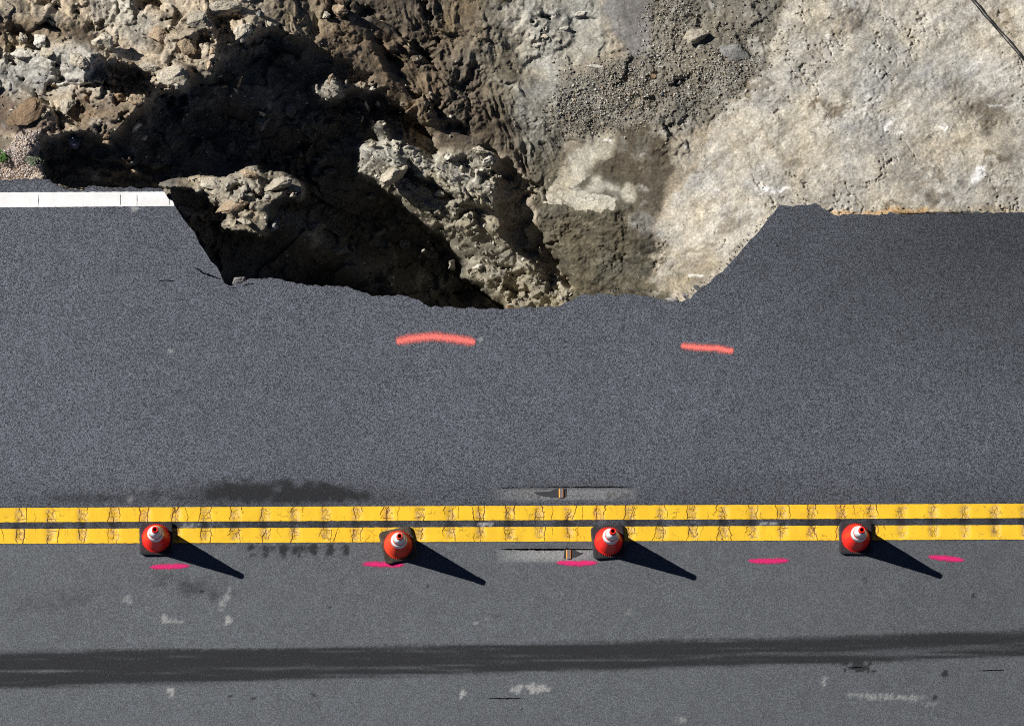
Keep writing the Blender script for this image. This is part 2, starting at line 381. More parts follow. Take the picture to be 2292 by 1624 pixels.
fiss = np.clip(1 - np.abs(fbm((mx * 0.79 + my * 0.61) * 0.7, (my * 0.79 - mx * 0.61) * 1.3, 0.55, 5, 225, 0.6)) * 16, 0, 1) * np.clip(fbm(mx, my, 0.9, 3, 227) * 3, 0, 1)
z = z - 0.035 * fiss * (mPale + 0.7 * mMid + 0.5 * mWash)
# directional plucking of the pale face
z = z + 0.005 * mPale * fbm((mx * 0.8 - my * 0.6) * 0.4, mx * 0.6 + my * 0.8, 0.16, 4, 171, 0.6, True)
# horizon height: how high the light passes over each spot
_q = np.where(inside, to_rot(z) + sm, -9)
HZ = from_rot(np.maximum.accumulate(_q, axis=1) - sm)

# ---------------------------------------------------------------- soil colour (own colour, plus shade painted in over the pit)
def C3(r, gg, b): return np.array([r, gg, b])
soil = np.zeros(PX.shape + (3,)) + C3(.30, .255, .19)
def paint(col, m):
    global soil
    soil = soil * (1 - m[..., None]) + np.array(col) * m[..., None]
PALEC = (.395, .366, .310); DARKB = (.085, .070, .050); WASHC = (.092, .083, .060); GREYW = (.40, .39, .35)
paint((.43, .36, .265), mUL)
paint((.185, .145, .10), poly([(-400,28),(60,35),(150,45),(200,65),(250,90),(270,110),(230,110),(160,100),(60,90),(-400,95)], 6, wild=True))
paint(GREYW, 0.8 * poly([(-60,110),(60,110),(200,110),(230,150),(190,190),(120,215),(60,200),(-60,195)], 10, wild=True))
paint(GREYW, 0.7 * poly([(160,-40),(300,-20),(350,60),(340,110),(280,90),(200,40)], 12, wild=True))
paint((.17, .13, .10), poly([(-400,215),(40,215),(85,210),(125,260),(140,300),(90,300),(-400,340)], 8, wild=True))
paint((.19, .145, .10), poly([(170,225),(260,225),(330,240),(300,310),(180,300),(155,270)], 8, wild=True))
paint((.135, .13, .115), poly([(440,150),(640,110),(900,290),(1060,600),(1128,690),(1130,800),(480,800),(380,430),(110,390),(100,310),(300,300)], 20))  # shade painted into the soil: darker and greyer over the shaded pit
paint((.30, .27, .20), poly(LITS[3], 6)); paint((.36, .32, .25), poly(LITS[0], 3)); paint((.33, .29, .22), mOut)
paint((.42, .40, .34), 0.9 * poly([(801,330),(860,320),(920,330),(985,342),(1040,330),(1086,332),(1110,370),(1100,420),(1020,395),(940,380),(905,440),(870,430),(815,385)], 6, wild=True))
paint((.145, .118, .086), poly(BROWN, 10)); 
paint((.19, .135, .082), 0.6 * poly([(700,-40),(840,60),(930,130),(1000,230),(960,300),(830,200),(700,90)], 16, wild=True))
paint((.24, .205, .15), 0.7 * poly([(560,-60),(700,0),(760,60),(700,80),(640,60)], 12, wild=True))
paint((.175, .155, .115), poly(MIDDLE, 16))
paint((.19, .145, .09), 0.7 * poly([(990,-60),(1060,-40),(1080,90),(1040,130),(1000,60)], 12, wild=True))
GREYS = [(1130,-330),(1140,0),(1160,90),(1190,170),(1230,250),(1262,200),(1262,140),(1350,120),(1350,-330)]
paint((.35, .335, .285), poly(GREYS, 12, wild=True))
paint((.30, .28, .235), 0.8 * poly([(1190,150),(1240,230),(1260,310),(1200,380),(1190,300)], 10, wild=True))
paint((.185, .17, .138), poly([(1255,130),(1340,150),(1430,130),(1470,-330),(1790,-330),(1745,60),(1705,165),(1640,225),(1590,270),(1560,300),(1440,305),(1330,290),(1250,330),(1225,260)], 8, wild=True))
for c in ((1420,250,130,40,10), (1600,180,60,50,0), (1320,230,80,50,20)): paint((.24, .225, .19), 0.6 * blob(*c))
paint((.31, .295, .25), 0.8 * poly([(1160,180),(1250,190),(1262,250),(1225,330),(1205,400),(1170,330),(1150,250)], 14))
paint((.185, .175, .165), mTongue); paint((.235, .225, .21), 0.7 * poly([(1352,-330),(1352,30),(1366,60),(1378,70),(1385,60),(1380,-330)], 4)); paint((.14, .135, .13), .6 * blob(1420, 40, 22, 45, 0))
paint(PALEC, poly(PALE, 3))
paint(WASHC, poly([(1195,450),(1208,425),(1250,380),(1290,335),(1330,296),(1380,290),(1430,296),(1470,300),(1505,330),(1495,380),(1485,430),(1468,480),(1455,530),(1480,565),(1462,600),(1440,630),(1500,650),(1500,700),(1250,720),(1282,640),(1215,549)], 2))
paint((.115, .10, .07), 0.8 * poly([(1210,470),(1300,480),(1380,480),(1420,520),(1400,560),(1300,560),(1225,540)], 12))
paint((.13, .118, .085), poly([(1180,300),(1260,330),(1215,420),(1190,440)], 12, wild=True))
paint((.37, .34, .27), poly([(1203,445),(1240,400),(1285,335),(1325,298),(1375,290),(1402,315),(1395,340),(1345,362),(1308,400),(1275,425),(1240,445)], 1))
paint((.37, .34, .27), poly([(1203,432),(1260,424),(1335,430),(1378,445),(1375,470),(1312,472),(1250,452),(1212,454)], 1))
paint((.37, .34, .27), poly([(1300,418),(1345,405),(1378,412),(1370,430),(1320,432)], 4, wild=True)); paint((.37, .34, .27), poly([(1392,415),(1420,412),(1423,440),(1405,458),(1392,450)], 3))
BR = [(1390,300),(1440,292),(1490,306),(1510,350),(1490,400),(1500,440),(1470,500),(1450,500),(1440,540),(1415,560),(1400,480),(1430,440),(1420,405),(1380,400),(1330,395),(1300,410),(1330,370),(1385,345)]
paint(DARKB, 0.85 * poly(BR, 5, wild=True)); paint((.16, .152, .13), 0.8 * blob(1435, 345, 35, 26, 20)); paint((.16, .152, .135), 0.8 * blob(1435, 500, 26, 34, 0))
paint((.32, .285, .225), 0.9 * blob(1530, 335, 45, 30, 20)); paint(PALEC, 0.8 * poly([(1450,530),(1490,480),(1540,440),(1600,470),(1560,540)], 8, wild=True))
# tongues of pale over the wash
for p in ([(1470,600),(1520,590),(1545,592),(1520,603),(1475,606)], [(1490,620),(1560,610),(1575,620),(1530,640),(1500,640)], [(1450,565),(1520,555),(1530,575),(1470,580)]):
    paint((.44, .395, .30), 0.85 * poly(p, 3))
paint((.20, .165, .11), 0.5 * poly([(1440,620),(1560,600),(1600,580),(1640,560),(1600,620),(1540,665),(1440,660)], 8, wild=True))
# darker and browner marks on the pale slope
for (cx, cy, rx, ry, an), k in (((1850,243,62,18,-12), .55), ((1890,45,24,58,35), .5), ((2210,260,42,38,20), .45), ((2212,360,44,15,-20), .65), ((2060,385,60,14,-4), .45),
    ((1985,464,36,8,0), .6), ((2100,452,30,22,-20), .5), ((1670,208,24,18,-30), .7), ((1700,190,36,10,-35), .5), ((1620,500,40,14,-40), .3), ((2060,330,90,40,10), .25), ((2250,430,50,18,0), .3),
    ((1600,450,50,20,-50), .3), ((1760,350,80,20,20), .22), ((1560,560,40,12,-10), .4), ((2000,170,60,30,-40), .2), ((2170,60,50,18,50), .3), ((2240,40,40,26,45), .4)):
    paint((.15, .12, .082), min(.9, 1.35 * k) * blob(cx, cy, rx, ry, an))
for (cx, cy, rx, ry, an), k in (((1960,150,120,60,-60), .6), ((2080,120,120,90,0), .4), ((1990,300,60,60,0), .45), ((1760,310,60,40,0), .45), ((1720,420,60,16,0), .5)):
    paint((.39, .38, .345), k * blob(cx, cy, rx, ry, an))
# white mineral veins
for (cx, cy, rx, ry, an) in ((2188,395,16,26,35), (1988,285,12,10,0), (2010,300,16,6,10), (1996,268,10,6,0), (1734,422,40,6,4), (1481,528,9,5,0), (1360,320,14,4,8), (1536,326,10,3,0), (1850,76,12,4,0), (1610,430,10,3,0), (2110,285,14,5,-25), (1560,618,18,6,10), (2230,235,30,3,5)):
    paint((.66, .64, .60), 0.95 * np.clip(1.6 * (1 - (((WX - cx) * math.cos(math.radians(an)) + (WY - cy) * math.sin(math.radians(an))) / rx) ** 2 - ((-(WX - cx) * math.sin(math.radians(an)) + (WY - cy) * math.cos(math.radians(an))) / ry) ** 2), 0, 1))
paint((.52, .34, .17), 0.85 * poly([(1858,478),(1866,471),(1900,473),(2075,465),(2075,490),(1858,495)], 2))
paint((.42, .33, .20), 0.5 * poly([(2075,468),(2291,462),(2700,462),(2700,500),(2075,500)], 4))
paint((.50, .42, .36), poly([(-400,405),(-400,330),(20,335),(30,300),(50,292),(88,292),(92,330),(85,360),(110,398),(112,410)], 2))
paint((.46, .40, .28), poly([(150,418),(192,421),(192,440),(150,440)], 1))
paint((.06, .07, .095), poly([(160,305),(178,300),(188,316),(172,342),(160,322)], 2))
# mottling of the earth itself
mott = fbm(mx, my, 0.9, 6, 201, 0.65); mott2 = fbm(mx, my, 0.12, 4, 231, 0.85)
k = 1 + (0.22 - 0.10 * mPale) * mott + 0.20 * mott2
ka, kb = math.cos(math.radians(-38)), math.sin(math.radians(-38))
streak = fbm((mx * ka + my * kb) * 0.35, -mx * kb + my * ka, 0.16, 5, 221, 0.6)
k = k + 0.16 * streak * (mPale + 0.4 * mMid) + 0.22 * mWash * mott2
soil = soil * np.clip(k, 0.5, 1.6)[..., None]
dk = np.clip((-streak - 0.42) * 4, 0, 1) * 0.75 * mPale * np.clip(0.4 + 1.5 * mott2, 0, 1)
soil = soil * (1 - 0.6 * dk[..., None]) + np.array([.16, .125, .085]) * 0.6 * dk[..., None]
warm = fbm(mx, my, 0.6, 4, 251, 0.6)
soil[..., 0] *= 1 + 0.04 * warm; soil[..., 2] *= 1 - 0.08 * warm
bl = np.clip(fbm(mx, my, 0.4, 5, 271, 0.7) - 0.55, 0, 1) * 1.5 * (1 - mWash) * (1 - mBrown * 0.7)
soil = soil * (1 - bl[..., None] * 0.5) + np.array([.5, .48, .43]) * bl[..., None] * 0.5
soil = np.clip(soil * 0.94, 0.02, 0.8)

# ---------------------------------------------------------------- broken edge of the road
EDGE = [(-2600,404),(-900,404),(0,403),(30,402),(60,400),(100,402),(111,400),(118,411),(129,416),(153,424),(172,425),(190,424),(196,416),(222,418),(245,421),(268,422),(290,419),(314,420),(340,422),(358,421),(368,430),(377,444),(386,450),(390,461),(400,474),(404,479),(418,500),(432,516),(437,520),(446,546),(461,566),(472,585),(489,600),(494,616),(500,632),(511,639),(525,637),(539,634),(556,626),(574,623),(600,622),(625,624),(640,631),(656,632),(688,639),(720,640),(765,641),(800,650),(818,655),(835,664),(850,663),(870,661),(892,660),(925,668),(940,672),(950,682),(962,686),(1010,688),(1060,690),(1100,692),(1130,692),(1160,689),(1200,688),(1250,685),(1268,678),(1280,671),(1300,660),(1340,658),(1372,660),(1400,658),(1430,661),(1455,667),(1470,668),(1500,676),(1525,676),(1545,668),(1552,655),(1562,648),(1585,636),(1600,620),(1615,610),(1640,582),(1665,553),(1688,528),(1695,520),(1720,490),(1745,459),(1760,461),(1800,459),(1834,458),(1842,466),(1852,470),(1860,480),(1872,483),(1900,479),(1930,480),(1960,481),(2000,478),(2030,481),(2060,480),(2100,477),(2130,479),(2160,476),(2200,475),(2230,477),(2291,475),(3100,474),(4900,474)]
ed = np.array(EDGE, float)
ex, ey, _ = W(ed[:, 0], ed[:, 1], 0.0)
def edge_px(px): return np.interp(px, ed[:, 0], ed[:, 1])
rjx = np.arange(-19.0, 19.0, 0.005)
_j = fbm(rjx, 0 * rjx, 0.12, 4, 301, 0.7) * 0.014 + fbm(rjx, 0 * rjx, 0.025, 2, 311, 0.6) * 0.008
def edge_y(x): return np.interp(x, ex, ey) + np.interp(x, rjx, _j)

# terrain under and beside the slab stays below it
ep = edge_px(PX)
under = PY - ep                                        # >0 beneath the road
near = np.clip(1 - np.abs(under) / 8, 0, 1)
z = np.where(under > -3, np.minimum(z, -0.10), z)
z = np.where((under > -24) & (under <= -3), np.minimum(z, -0.03 + 0.012 * (-under)), z)
z = np.where(under > 10, -0.12 - 0.004 * np.clip(under - 10, 0, 30), z)

TX, TY, TZ = W(PX, PY, z)
def terr(px, py):
    return bil(z, (np.asarray(px, float) - GX0) / STEP, (np.asarray(py, float) - GY0) / STEP)
def TP(px, py, dz=0.0):
    zz = float(terr(np.array([px]), np.array([py]))[0]); return WP(px, py, zz + dz)
def tnormal(px, py):
    a = TP(px - 5, py); b = TP(px + 5, py); c = TP(px, py - 5); d = TP(px, py + 5)
    n = (b - a).cross(c - d); n.normalize(); return n if n.z > 0 else -n

m = NT('weathered_earth', 0.92, 0.2)
sc = m.attr('soil', 'Color')
n1 = m.noise(38, 4, 0.7); n2 = m.noise(150, 2, 0.6); n3 = m.noise(9, 5, 0.65)
c = m.scale(sc, m.ramp(n1, 0.3, 0.7, 0.70, 1.26)); c = m.scale(c, m.ramp(n2, 0.25, 0.75, 0.78, 1.2)); c = m.scale(c, m.ramp(n3, 0.3, 0.7, 0.88, 1.1))
sp = m.ramp(m.voro(30), 0.10, 0.05); c = m.mix(m.math('MULTIPLY', sp, 0.35), c, (.6, .57, .5))
wv = m.n('ShaderNodeVectorMath', operation='ADD'); wn_ = m.n('ShaderNodeTexNoise'); wn_.inputs['Scale'].default_value = 9; wn_.inputs['Detail'].default_value = 4
m.l(m.tc.outputs['Object'], wn_.inputs['Vector']); ws_ = m.n('ShaderNodeVectorMath', operation='SCALE'); m.l(wn_.outputs['Color'], ws_.inputs[0]); ws_.inputs['Scale'].default_value = 0.22
m.l(m.tc.outputs['Object'], wv.inputs[0]); m.l(ws_.outputs[0], wv.inputs[1])
pit = m.math('MULTIPLY', m.ramp(m.voro(19), 0.13, 0.06), m.ramp(m.noise(5, 3), 0.5, 0.6)); c = m.mix(m.math('MULTIPLY', pit, 0.7), c, (.05, .042, .03))
fis = m.ramp(m.voro(4.2, 'DISTANCE_TO_EDGE', 'Distance', wv.outputs[0]), 0.030, 0.004)
fis = m.math('MULTIPLY', fis, m.ramp(m.noise(3.1, 3), 0.5, 0.62)); c = m.mix(m.math('MULTIPLY', fis, 0.6), c, (.06, .05, .035))
m.color(c); m.bump(m.math('ADD', m.math('MULTIPLY', n1, 0.6), m.math('MULTIPLY', n2, 0.3)), 0.008, 0.6)
MAT_EARTH = m.m

ny_, nx_ = PX.shape
V = np.stack([TX, TY, TZ], -1).reshape(-1, 3)
ii = np.arange(ny_ * nx_).reshape(ny_, nx_)
F = np.stack([ii[1:, :-1], ii[1:, 1:], ii[:-1, 1:], ii[:-1, :-1]], -1).reshape(-1, 4)
# nothing of the earth deep beneath the road is needed
keep = (under[1:, :-1] < 60).reshape(-1)
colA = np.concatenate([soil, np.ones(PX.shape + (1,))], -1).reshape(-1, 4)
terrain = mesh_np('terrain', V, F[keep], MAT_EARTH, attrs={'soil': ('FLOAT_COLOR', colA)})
tag(terrain, kind='structure')
# land beyond: falls away seaward, one large sheet
def far_sheet():
    xs = np.concatenate([np.linspace(-600, -30, 24), np.linspace(-28, 28, 57), np.linspace(30, 600, 24)])
    ys = np.concatenate([np.linspace(-600, -24, 24), np.linspace(-22, 22, 45), np.linspace(24, 600, 24)])
    X, Y = np.meshgrid(xs, ys)
    zz = -4.2 - 0.35 * np.clip(Y - 6, 0, 120) - 1.6 * np.clip(fbm(X, Y, 14, 3, 401), -1, 1) * np.clip((34 - np.hypot(X, Y)) / 14, 0, 1) - 6 * fbm(X, Y, 260, 2, 403) * np.clip((np.hypot(X, Y) - 40) / 200, 0, 1)
    zz = np.where(Y < -3, np.minimum(-0.6 + 0.1 * (Y + 3) * 0, -0.6) + 0 * zz, zz)
    zz = np.where(Y < -6.2, -0.05 + 0.06 * np.clip(-9 - Y, 0, 60), zz)
    i = np.arange(X.size).reshape(X.shape)
    F = np.stack([i[:-1, :-1], i[:-1, 1:], i[1:, 1:], i[1:, :-1]], -1).reshape(-1, 4)
    colr = np.ones((X.size, 4)); colr[:, :3] = (.30, .25, .18)
    return mesh_np('ground', np.stack([X, Y, zz], -1).reshape(-1, 3), F, MAT_EARTH, attrs={'soil': ('FLOAT_COLOR', colr)})
tag(far_sheet(), kind='structure')

# ---------------------------------------------------------------- road
RX0, RX1, RS_ = -9.0, 9.2, 0.025
rx = np.arange(RX0, RX1, RS_)
def yline(px0, py0, px1, py1):
    a = WP(px0, py0); b = WP(px1, py1); return (a.y, b.y, a.x, b.x)
def yat(L_, x): return L_[0] + (L_[1] - L_[0]) * (x - L_[2]) / (L_[3] - L_[2])
YA0 = yline(0, 1136, 2291, 1126.5); YA1 = yline(0, 1168, 2291, 1158.5); YB0 = yline(0, 1183, 2291, 1174); YB1 = yline(0, 1216, 2291, 1206.5)
WL0 = yline(0, 431, 368, 429.5); WL1 = yline(0, 464.5, 388, 461.5)
PERIOD = 115 / 1.699 / 207.0
def groove_at(x, y):
    """milled rumble pits under the double line: 1 in the pit"""
    yc = yat(YA1, x) * 0.5 + yat(YB0, x) * 0.5
    ph = ((x - WP(83, 1170).x) / PERIOD + 0.06 * np.sin(x * 2.1)) % 1.0
    a = np.clip(1 - np.abs(ph - 0.5) / 0.24, 0, 1)
    a = a * a * (3 - 2 * a)
    b = np.clip((0.185 - np.abs(y - yc)) / 0.03, 0, 1)
    return a * b
SLOTS = [(1102, 1091.5, 1428, 1118.0), (1108, 1228.5, 1345, 1254.5)]
def slot_at(x, y):
    s = np.zeros(np.broadcast(x, y).shape)
    for (a0, b0, a1, b1) in SLOTS:
        p = WP(a0, b1); q = WP(a1, b0)
        fx = np.clip((x - p.x) / 0.35, 0, 1) * np.clip((q.x - x) / 0.35, 0, 1)
        fy = np.clip((y - p.y + 0.012) / 0.02, 0, 1) * np.clip((q.y - y + 0.012) / 0.012, 0, 1)
        fy = fy * np.clip(0.35 + (y - p.y) / (q.y - p.y) * 0.8, 0, 1)
        s = np.maximum(s, fx * fy)
    return s
def road_z(x, y):
    return -0.009 * groove_at(x, y) - 0.022 * slot_at(x, y) + 0.004 * fbm(x, y, 1.7, 3, 501)

ytop = edge_y(rx)
y_lo = WP(0, 2000).y
rows = np.arange(y_lo, ytop.max() + 0.05, RS_)[::-1]
XX, YY = np.meshgrid(rx, rows)
YC = np.minimum(YY, ytop[None, :])
ZZ = road_z(XX, YC)
collapsed = (YY[:-1] > ytop[None, :] + 0) & (YY[1:] > ytop[None, :] + 0)
i = np.arange(XX.size).reshape(XX.shape)
okc = ~(collapsed[:, :-1] & collapsed[:, 1:])
F = np.stack([i[1:, :-1], i[1:, 1:], i[:-1, 1:], i[:-1, :-1]], -1)[okc]
V = np.stack([XX, YC, ZZ], -1).reshape(-1, 3)
# own-colour maps of the asphalt: wear (dark rubber, tar), pale (dust, scuffs), lane (old surface south of the lines)
def d_of(x, y):
    """metres on the road -> image coordinates"""
    v = np.stack([x - CAM[0], y - CAM[1], 0 * x - CAM[2]], -1)
    zc = v @ FWD
    return 1145.5 + FOCAL * (v @ RIGHT) / zc, 812.0 - FOCAL * (v @ UP) / zc
DX, DY = d_of(XX, YC)
def gauss(v, s): return np.exp(-(v / s) ** 2)
def ell(cx, cy, rx_, ry_, an=0, soft=1.5, wob=0.35):
    c_, s_ = math.cos(math.radians(an)), math.sin(math.radians(an))
    u_ = ((DX - cx) * c_ + (DY - cy) * s_) / rx_; v_ = (-(DX - cx) * s_ + (DY - cy) * c_) / ry_
    m_ = (np.abs(u_) < 2.2) & (np.abs(v_) < 2.2)
    r = u_ * u_ + v_ * v_
    out = np.zeros(DX.shape)
    out[m_] = np.clip(soft * (1 - r[m_] + wob * 2 * fbm(DX[m_], DY[m_], min(rx_, ry_) * 0.9 + 4, 3, int(cx) % 97)), 0, 1)
    return out
lane = np.clip((YC - (yat(YB1, XX) + 0.0)) / -0.01, 0, 1)
wear = np.zeros(DX.shape)
DYj = DY + 3.0 * fbm(XX * 3, YC * 3, 0.12, 3, 613) + 1.5 * fbm(XX, YC, 0.9, 2, 617)
bc = np.interp(DX, [0, 1150, 2291], [1500, 1473, 1440]); bh = np.interp(DX, [0, 1150, 1700, 2291], [40, 32, 30, 29])
bs = np.interp(DX, [-400, 0, 1150, 1700, 2291, 2700], [1.0, 1.0, .95, .85, .78, .78])
band = np.clip(1.2 - np.abs(DYj - bc) / bh, 0, 0.36) / 0.36
st_ = 0.85 + 0.8 * fbm(DX * 0.012, DY, 7, 4, 611, 0.7) 
wear += 1.1 * bs * band * (0.75 * st_ + 0.45 * np.maximum(gauss(DY - bc + bh * 0.45, bh * 0.5), gauss(DY - bc - bh * 0.6, bh * 0.28)))
wear += 0.75 * ell(620, 1097, 170, 30, 1, 0.55, 0.6) + 0.5 * ell(560, 1104, 300, 34, 1, 0.5, 0.5) + 0.35 * ell(780, 1112, 200, 14, 0, 0.8) + 0.25 * ell(150, 1120, 200, 16, 0, 0.7)
gb = lambda y0, s0, xa, xb, f: gauss(DYj - y0, s0) * np.clip((DX - xa) / f, 0, 1) * np.clip((xb - DX) / f, 0, 1)
wear += 0.70 * gb(1099, 17, 420, 830, 90) * np.clip(.8 + .5 * fbm(DX, DY, 30, 4, 641), 0, 1.2) + 0.5 * gb(1112, 14, 60, 900, 120) * np.clip(.7 + .9 * fbm(DX, DY, 40, 4, 643), 0, 1)
for cx_ in range(565, 800, 34): wear += 0.75 * ell(cx_, 1232, 13, 14, 10 + cx_ % 30, 1.2, 0.7)
wear += 0.5 * ell(650, 1226, 140, 10, 0, 1.0)
wear += 0.5 * ell(430, 1312, 130, 30, 8, 0.7, 0.5) + 0.35 * ell(120, 1345, 160, 30, -8, 0.6, 0.5) + 0.9 * ell(1925, 1492, 30, 13, 0, 1.5, 0.9) + 0.7 * ell(1880, 1482, 14, 8, 0, 1.2, 0.9)
for (a_, b_, r_) in ((452, 1323, 5), (1710, 1341, 4), (1170, 1585, 5), (1296, 1582, 5), (1955, 1500, 5), (1936, 1298, 7), (700, 1553, 7), (735, 1358, 4), (568, 1564, 5), (2178, 1332, 5), (2090, 1560, 7), (2113, 1506, 12), (1400, 1365, 4), (958, 1310, 4), (1112, 1378, 4), (300, 1572, 5), (515, 1556, 6)):
    wear += 0.8 * ell(a_, b_, r_, r_ * 0.8, 20, 1.5, 0.6)
cen = ((YC < yat(YA0, XX)) & (YC > yat(YB1, XX))).astype(float)
wear += cen * (0.55 + 0.45 * groove_at(XX, YC)) * np.clip(0.8 + 0.8 * fbm(XX, YC, 0.2, 3, 633), 0, 1)
pale = np.zeros(DX.shape)
for (a_, b_, rx_, ry_, an, s_) in ((288, 1341, 13, 12, 0, .5), (369, 1384, 13, 9, 10, .8), (395, 1390, 20, 4, 8, .6), (503, 1340, 9, 28, 25, .55), (511, 1386, 13, 9, 30, 1.1), (382, 1549, 8, 11, 0, .9), (1035, 1553, 7, 12, 5, .9), (1844, 1522, 6, 11, 0, .9),
    (1156, 1540, 14, 12, 0, .8), (1185, 1539, 16, 12, 0, .9), (1212, 1540, 18, 10, 5, .85), (1955, 1556, 60, 7, 2, .55), (2040, 1560, 30, 8, 0, .5), (2080, 1575, 16, 4, 0, .4), (1522, 1610, 12, 9, 0, .7), (1084, 1172, 22, 5, 0, 1.2), (1712, 1171, 26, 3, 0, 1.0), (430, 1176, 24, 5, 0, .6), (1065, 1393, 6, 5, 0, .7),
    (384, 787, 9, 5, 0, .6), (936, 887, 5, 5, 0, .9), (304, 466, 8, 8, 0, 1.1), (1075, 757, 5, 5, 0, .7), (290, 1120, 10, 7, 0, .4), (1090, 1384, 5, 4, 0, .5), (1405, 1368, 10, 7, 0, .3)):
    pale += s_ * ell(a_, b_, rx_, ry_, an, 1.6, 0.6)
pale += 0.75 * slot_at(XX, YC) ** 0.5 * (0.6 + 0.4 * lane)
wear -= 0.0
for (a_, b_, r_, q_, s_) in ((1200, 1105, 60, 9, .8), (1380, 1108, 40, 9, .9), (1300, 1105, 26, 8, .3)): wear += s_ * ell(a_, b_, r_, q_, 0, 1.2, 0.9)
# the newer mat: darker towards the north-east corner and the north edge, pale-blue towards the south-west
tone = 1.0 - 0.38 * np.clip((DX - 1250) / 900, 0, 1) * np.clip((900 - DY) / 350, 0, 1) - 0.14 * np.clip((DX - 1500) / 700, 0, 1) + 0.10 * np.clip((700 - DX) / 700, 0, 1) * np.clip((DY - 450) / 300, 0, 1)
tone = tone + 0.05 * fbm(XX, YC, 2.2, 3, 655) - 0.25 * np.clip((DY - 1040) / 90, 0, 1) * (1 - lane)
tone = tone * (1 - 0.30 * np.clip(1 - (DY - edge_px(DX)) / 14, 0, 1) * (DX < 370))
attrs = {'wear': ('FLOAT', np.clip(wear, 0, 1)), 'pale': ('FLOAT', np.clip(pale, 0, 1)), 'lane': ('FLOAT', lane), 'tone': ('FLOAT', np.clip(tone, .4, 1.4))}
# broken side faces, in ragged courses
def skirt_add(V, F, attrs):
    V = list(map(tuple, V)); n0 = len(V)
    prev = None; ring = []
    depths = [0.0, -0.018, -0.045, -0.07, -0.11, -0.15]
    outs = [0.0, 0.004, -0.006, 0.010, 0.002, -0.03]
    j = np.arange(len(rx)); nn = len(rx)
    add = []
    for d_, o_ in zip(depths, outs):
        jit = 0.010 * fbm(rx, 0 * rx + d_ * 9, 0.05, 3, 701 + int(-d_ * 1000), 0.7) if d_ else 0
        add.append(np.stack([rx, ytop + o_ + jit, road_z(rx, ytop) + d_ - 0.0003], -1))
    A_ = np.concatenate(add); V2 = np.concatenate([np.array(V), A_])
    FF = []
    for k_ in range(len(depths) - 1):
        a = n0 + k_ * nn + j[:-1]; b = a + 1; c_ = b + nn; d2 = a + nn
        FF.append(np.stack([a, d2, c_, b], -1))
    FF = np.concatenate(FF)
    at = {kk: (ty, np.concatenate([np.asarray(arr).ravel(), np.full(len(A_), {'wear': .25, 'pale': .1, 'lane': 0, 'tone': .9}[kk])])) for kk, (ty, arr) in attrs.items()}
    return V2, np.concatenate([F, FF]), at
V2, F2, at2 = skirt_add(V, F, attrs)
m = NT('asphalt', 0.82, 0.35)
g1 = m.noise(110, 2, 0.55); g2 = m.voro(112, 'F1', 'Color'); g3 = m.noise(5, 4, 0.6); g4 = m.noise(135, 2, 0.5)
lane_ = m.attr('lane'); tone_ = m.attr('tone'); wear_ = m.attr('wear'); pale_ = m.attr('pale')
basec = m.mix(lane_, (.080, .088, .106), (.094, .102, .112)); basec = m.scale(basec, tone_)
sep = m.n('ShaderNodeSeparateColor'); m.l(g2, sep.inputs[0])
chip = m.ramp(sep.outputs[0], 0.0, 1.0, 0.35, 1.75)
grain = m.math('MULTIPLY', chip, m.ramp(g1, 0.3, 0.7, 0.45, 1.6))
grainmix = m.mix(lane_, grain, m.math('ADD', m.math('MULTIPLY', grain, 0.5), 0.5))
cc = m.mix(1.0, basec, grainmix, 'MULTIPLY')
cc = m.scale(cc, m.ramp(g3, 0.3, 0.7, 0.93, 1.06))
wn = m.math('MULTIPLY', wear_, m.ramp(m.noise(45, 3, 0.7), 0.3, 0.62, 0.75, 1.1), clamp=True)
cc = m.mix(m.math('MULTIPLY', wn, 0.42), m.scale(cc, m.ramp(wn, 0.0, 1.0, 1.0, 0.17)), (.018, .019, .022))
pn = m.math('MULTIPLY', pale_, m.ramp(m.noise(55, 3, 0.7), 0.35, 0.62, 0.35, 1.1), clamp=True)
cc = m.mix(m.math('MULTIPLY', pn, 0.85), cc, (.42, .42, .41))
pale_speck = m.ramp(m.voro(26), 0.075, 0.03); cc = m.mix(m.math('MULTIPLY', pale_speck, 0.55), cc, (.42, .42, .42))  # scattered pale chips in the asphalt grain
m.color(cc); m.bump(m.math('ADD', g1, m.math('MULTIPLY', g4, 0.5)), 0.006, 0.7)
MAT_ASPHALT = m.m
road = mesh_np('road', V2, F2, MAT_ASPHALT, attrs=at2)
tag(road, kind='structure')
# plain continuation of the road outside the camera frame (same deck, coarser)
def strip_plain(x0, x1):
    xs = np.linspace(x0, x1, 60); ys = np.linspace(y_lo, WP(0, 440).y, 12)
    X, Y = np.meshgrid(xs, ys); i = np.arange(X.size).reshape(X.shape)
    F = np.stack([i[:-1, :-1], i[:-1, 1:], i[1:, 1:], i[1:, :-1]], -1).reshape(-1, 4)
    n_ = X.size
    o = mesh_np('road', np.stack([X, Y, 0 * X], -1).reshape(-1, 3), F, MAT_ASPHALT, attrs={'wear': ('FLOAT', np.zeros(n_)), 'pale': ('FLOAT', np.zeros(n_)), 'lane': ('FLOAT', (Y < yat(YB1, X)).ravel()), 'tone': ('FLOAT', np.ones(n_))})
    tag(o, kind='structure')
strip_plain(-60, RX0); strip_plain(RX1 - RS_, 60)

